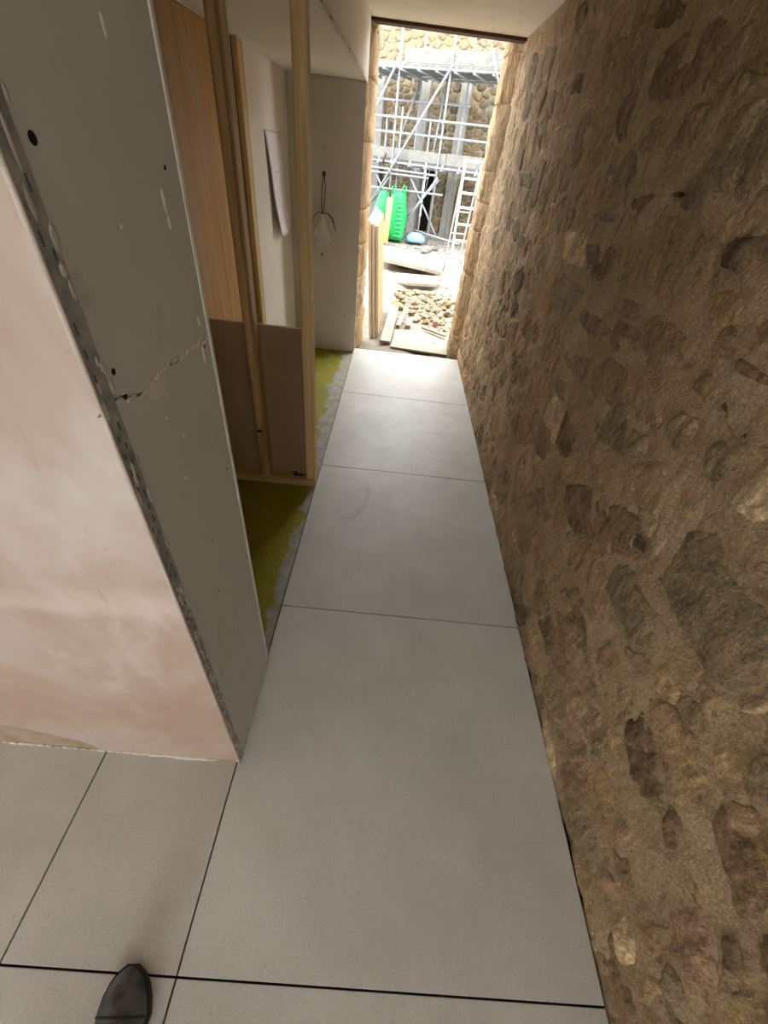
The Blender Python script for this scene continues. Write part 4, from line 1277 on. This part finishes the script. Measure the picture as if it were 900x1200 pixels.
for n_, lo, hi in (('wall', (-6, -0.5, -0.4), (-1.06, 0, 3.7)), ('wall', (-0.62, -0.5, -0.4), (6, 0, 3.7)), ('wall', (-1.06, -0.5, 1.22), (-0.62, 0, 3.7))):
    fbox(n_, lo, hi, MAT_FMORT, bld)
fbox('doorway_back', (-1.06, -0.9, -0.4), (-0.62, -0.55, 1.3), MAT_DARK, bld)
fbox('dark_panel', (-2.26, -0.02, 0.50), (-1.95, 0.012, 1.16), MAT_DARK, bld)  # thin dark panel on the uncut wall face
rg3 = random.Random(11)
pil = [(-0.26, -0.03), (-1.18, -0.96), (-2.28, -2.06)]
hands2 = [[(a - .02, -0.1), (b + .02, -0.1), (b + .02, 2.90), (a - .02, 2.90)] for a, b in pil]
hands2.append([(-1.09, -0.3), (-0.59, -0.3), (-0.59, 1.25), (-1.09, 1.25)])
hands2.append([(-2.30, 0.47), (-1.92, 0.47), (-1.92, 1.19), (-2.30, 1.19)])
cl2 = cells(hands2, (-2.5, 0.95, -0.02, 3.45), lambda p: 0.175 * rg3.uniform(0.75, 1.3), 1.5, 0.005, rg3, 12, 9000)[len(hands2):]
RING_KEEP = RINGS
RINGS = ((0.6, 1.0), (0.9, 0.7), (1.02, -0.8))
cl2.sort(key=lambda q: -sum(r * r for r in q[1]))
print('stones', len(cl), 'facade', len(cl2))
rest_v, rest_f = [], []
for i, (c, rad) in enumerate(cl2):
    sv, sf = stone_mesh(c, rad, rg3.uniform(.010, .024), 0.010, 50 + i * .77, lambda a, b: 0.0)
    pts = [FD * u + FN * w + Vector((0, 0, v)) for u, v, w in sv]
    if i >= 300:                       # the small remainder, joined
        k0 = len(rest_v)
        org = fl(c[0], 0, c[1])
        rest_v += [tuple(org + p) for p in pts]
        rest_f += [tuple(q + k0 for q in f[::-1]) for f in sf]
        continue
    o = mesh('stone', [tuple(p) for p in pts], [f[::-1] for f in sf], MAT_FSTONE, bld, None, True)
    o.location = fl(c[0], 0, c[1])
    cc = rg3.choice([(112, 95, 74), (118, 98, 80), (104, 90, 72), (124, 102, 76)]) if c[1] > 2.85 else rg3.choice([(80, 70, 52), (88, 77, 56), (74, 66, 51), (92, 76, 52), (78, 72, 60), (62, 53, 40), (82, 64, 48)])  # pale masonry above the upper deck, sky light included in its colour
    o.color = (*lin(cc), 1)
if rest_v:
    o = stuff(mesh('small_stone', rest_v, rest_f, MAT_FSTONE, bld, None, True))
    o.color = (*lin((80, 70, 52)), 1)
RINGS = RING_KEEP
for a, b in pil:
    fbox('concrete_post', (a, -0.1, -0.1), (b, 0.07, 2.88), MAT_CONC, bld, 0.006)
fbox('string_course', (-5, -0.1, 2.86), (5, 0.05, 2.93), MAT_CONC, bld, 0.006)

# ------------------------------------------------------------------ scaffold
sc = tag(empty('scaffold', tuple(fl(0, 1, 0))), 'grey tube scaffold with two board decks in front of the stone building', 'scaffold')
def tb(name, a, na, b, nb_, r=0.019):
    return pipe(name, [fl(a[0], na, a[1]), fl(b[0], nb_, b[1])], r, MAT_STEEL, sc, 10)
O, I = 1.5, 0.35
for s, z1 in ((-1.03, 3.3), (0.0, 3.3), (1.25, 3.3), (-2.2, 3.3)):
    tb('standard', (s, -0.05), O, (s, z1), O)
    tb('standard', (s - .02, -0.05), I, (s - .02, z1), I)
tb('standard', (-0.29, 0.2), O - .06, (-0.29, 2.0), O - .06)
tb('standard', (-0.92, 0.7), O - .07, (-0.92, 2.15), O - .07)
tb('standard', (-1.24, 1.2), O - .05, (-1.24, 1.99), O - .05)
fbox('standard_sleeve', (-1.055, O - .03, 2.70), (-1.005, O + .03, 3.03), MAT_STEEL, sc, 0.01)
for z in (2.67, 1.99, 1.765, 1.305):
    tb('ledger', (-2.6, z), O + .04, (1.5, z), O + .04)
tb('ledger', (-2.6, 1.185), O + .03, (0.0, 1.185), O + .03)
tb('ledger', (-2.6, 1.10), O + .03, (-0.15, 1.125), O + .03)
tb('ledger', (-2.6, 0.82), O + .03, (0.21, 0.89), O + .03)
tb('ledger', (-0.32, 0.21), O + .03, (0.75, 0.10), O + .03)
for z in (2.66, 2.31, 1.30):
    tb('ledger', (-2.6, z), I + .04, (0.12 if z == 2.31 else 1.5, z), I + .04)
k = -2.4
while k < 1.5:
    for z in (2.635, 1.275):
        tb('transom', (k, z), I - .1, (k, z), O + .12, 0.016)
    k += 0.36
tb('brace', (-1.05, 2.72), O + .09, (-1.75, 1.60), O + .09)
tb('brace', (0.06, 2.74), O + .09, (-1.50, 0.47), O + .09)
tb('brace', (0.70, 2.98), O + .09, (0.98, 2.50), O + .09)
tb('brace', (0.07, 1.16), O + .09, (-0.82, -0.05), O + .09)
tb('brace', (-0.59, 1.12), O - .02, (0.20, 0.14), O - .02)
tb('brace', (0.05, 1.12), O - .05, (-0.72, 0.27), O - .05)
tb('brace', (-1.4, 1.1), O - .02, (-1.0, 0.55), O - .02)
tb('brace', (-1.05, 1.1), O - .05, (-1.45, 0.6), O - .05)
tb('brace', (-0.45, 2.66), I + .09, (-0.62, 0.8), I + .09)
tb('brace', (-1.05, 2.62), I + .09, (-1.45, 1.5), I + .09)
tb('brace', (-0.90, 0.80), O - .1, (-0.45, 0.25), O - .1)
for z in (2.69, 1.325):
    for q in range(5):
        n0 = I + 0.02 + q * 0.222
        fbox('deck_board', (-2.6, n0, z), (1.5, n0 + 0.212, z + 0.03), MAT_DECK, sc, 0.003)
fbox('toe_board', (-0.95, O - .035, 2.735), (1.5, O - .010, 2.925), MAT_DECK, sc, 0.003)
fbox('toe_board', (-2.6, O - .035, 1.36), (0.15, O - .010, 1.535), MAT_DECK, sc, 0.003)
fbox('toe_board', (0.16, O - .035, 1.36), (1.5, O - .010, 1.545), MAT_DECK, sc, 0.003)
for s in (-1.03, 0.0, 1.25, -2.2):
    for z in (2.67, 1.99, 1.765, 1.305):
        fbox('coupler', (s - .03, O - .01, z - .03), (s + .03, O + .06, z + .03), MAT_STEEL, sc, 0.012)
k = -2.4
while k < 1.5:
    for z in (2.70, 1.34):
        fbox('board_clip', (k - .012, O + .0, z - .03), (k + .012, O + .055, z + .02), MAT_ALU, sc, 0.004)
    k += 0.36
# black work glove / hose end left hanging on the lower deck
hg = pipe('black_strap', [fl(-1.14, O + .09, 1.44), fl(-1.15, O + .10, 1.40), fl(-1.19, O + .10, 1.33), fl(-1.20, O + .09, 1.24)], [.026, .032, .026, .016], MAT_CORD)
tag(hg, 'black strap hanging over the edge of the lower scaffold deck', 'strap')

# ------------------------------------------------------------------ stepladder and things by the scaffold
ld = tag(empty('step_ladder', (0.92, 7.4, -0.03)), 'white aluminium stepladder standing beside the right stone jamb', 'ladder')
def lpt(u, t):      # front frame: u across, t height fraction
    return Vector((0.800 + 0.245 * u + 0.010 * t, 7.22 + 0.58 * t, -0.045 + 1.52 * t))
def rpt(u, t):
    return Vector((0.815 + 0.235 * u, 8.40 - 0.58 * t, -0.03 + 1.50 * t))
def bar(name, a, b, w, d, parent):
    a, b = Vector(a), Vector(b)
    q = (b - a).to_track_quat('Z', 'Y').to_matrix().to_4x4()
    q.translation = a
    bm = bmesh.new()
    bm_box(bm, (-w / 2, -d / 2, 0), (w / 2, d / 2, (b - a).length), 0.003, q)
    return from_bm(name, bm, MAT_ALU, parent)
for u in (0, 1):
    bar('stile', lpt(u, 0), lpt(u, 1), 0.028, 0.06, ld)
    bar('rear_leg', rpt(u, 0), rpt(u, 1), 0.024, 0.04, ld)
for t in (0.26, 0.40, 0.53, 0.66, 0.77, 0.88):
    a, b = lpt(0, t), lpt(1, t)
    bm = bmesh.new()
    bm_box(bm, (a.x + .01, a.y - .02, a.z - .018), (b.x - .01, a.y + .07, a.z + .012), 0.004)
    from_bm('tread', bm, MAT_ALU, ld)
for t in (0.2, 0.4, 0.6):
    bar('rear_rung', rpt(0, t), rpt(1, t), 0.02, 0.02, ld)
bm = bmesh.new()
bm_box(bm, (0.79, 7.74, 1.46), (1.07, 7.90, 1.50), 0.006)
from_bm('top_cap', bm, MAT_ALU, ld)
wp = slab('white_panel', [(0.845, 7.33, 0.27), (1.12, 7.34, 0.27), (1.12, 7.27, -0.06), (0.845, 7.26, -0.06)], 0.0, MAT_SPLASH, 'white panel standing inside the foot of the stepladder', 'panel')
bpy.data.objects.remove(wp)
bm = bmesh.new()
bm_box(bm, (0.850, 7.31, -0.07), (1.020, 7.325, 0.26), 0.002)
tag(from_bm('white_panel', bm, MAT_SPLASH), 'white panel standing upright inside the foot of the stepladder', 'panel')

def bag_mesh(name, c, rx, ry, h, mat, seed, parent=None, top=0.75):
    vs, fs = [], []
    n, m = 22, 14
    for j in range(m + 1):
        t = j / m
        prof = (0.86 + 0.14 * math.sin(math.pi * min(1, t * 1.2))) * (1 - (1 - top) * t ** 3) * (1 if t < .97 else .8)
        for k in range(n):
            a = 2 * math.pi * k / n
            q = prof * (1 + 0.10 * fbm(Vector((math.cos(a) * 2, math.sin(a) * 2, t * 3 + seed)), 3))
            sq = 1 / max(abs(math.cos(a)), abs(math.sin(a))) ** 0.45
            z = h * t + (0.05 * h * fbm(Vector((math.cos(a) * 1.7, math.sin(a) * 1.7, seed)), 2) if t > .6 else 0)
            vs.append((c[0] + rx * q * sq * math.cos(a), c[1] + ry * q * sq * math.sin(a), c[2] + z))
    for j in range(m):
        for k in range(n):
            fs.append((j * n + k, j * n + (k + 1) % n, (j + 1) * n + (k + 1) % n, (j + 1) * n + k))
    fs.append(tuple(range(n))[::-1])
    fs.append(tuple(range(m * n, m * n + n)))
    return mesh(name, vs, fs, mat, parent, smooth=True)
MAT_GREEN = simple('green_woven_plastic', (0, 118, 52), (10, 140, 66), 16, 0.55, 0.4, 0, 110, 0.4)
MAT_BLUE = simple('blue_plastic', (84, 130, 168), (112, 150, 184), 8, 0.45)
MAT_YEL = simple('yellow_plastic', (232, 180, 30), (246, 198, 60), 8, 0.45)
gb = tag(empty('bulk_bag', (-0.13, 10.9, 0)), 'bright green woven bulk bag standing upright under the scaffold', 'bag')
bag_mesh('sack', (-0.13, 10.9, 0.02), 0.205, 0.2, 0.84, MAT_GREEN, 1.0, gb, 0.93)
for k, (dx, dy) in enumerate(((-.13, -.12), (.13, -.12), (.13, .12))):
    pipe('strap_loop', [(-.13 + dx, 10.9 + dy, .80), (-.13 + dx * 1.1, 10.9 + dy, .93), (-.13 + dx * .7, 10.9 + dy, .97), (-.13 + dx * .4, 10.9 + dy, .82)], .016, MAT_GREEN, gb, 6)
bm = bmesh.new()
for j in range(9):
    z = .10 + j * .075
    bm_box(bm, (-.16 + .02 * (j % 2), 10.9 - .238, z), (-.01, 10.9 - .20, z + .012))
from_bm('printed_stripe', bm, simple('pale_green_print', (40, 150, 90), (70, 170, 110), 9), gb)
g2 = bag_mesh('rubble_sack', (-0.46, 11.15, 0.22), 0.19, 0.16, 0.60, MAT_GREEN, 5.0, None, 0.55)
tag(g2, 'rounded green sack slumped behind the orange board', 'bag')
ob = beam('timber_board', (-0.33, 10.45, -0.02), (-0.30, 10.62, 0.76), 0.11, 0.03, MAT_ORANGEPLANK, 'orange board propped upright against the green bags', 'board')
yb = bag_mesh('yellow_tub', (-0.44, 10.35, 0.20), 0.055, 0.05, 0.20, MAT_YEL, 9.0, None, 0.9)
tag(yb, 'small yellow tub beside the orange board', 'tub')
# something for sack and tub to rest on
tag(box('timber_block', (-0.66, 10.2, -0.06), (-0.385, 11.35, 0.205), MAT_PLANK, None, 0.006), 'low pale timber platform under the green sack and yellow tub', 'timber')
bb = bag_mesh('plastic_bag', (0.33, 10.9, 0.01), 0.21, 0.14, 0.17, MAT_BLUE, 13.7, None, 0.62)
tag(bb, 'pale blue plastic bag on the ground by the green bulk bag', 'bag')
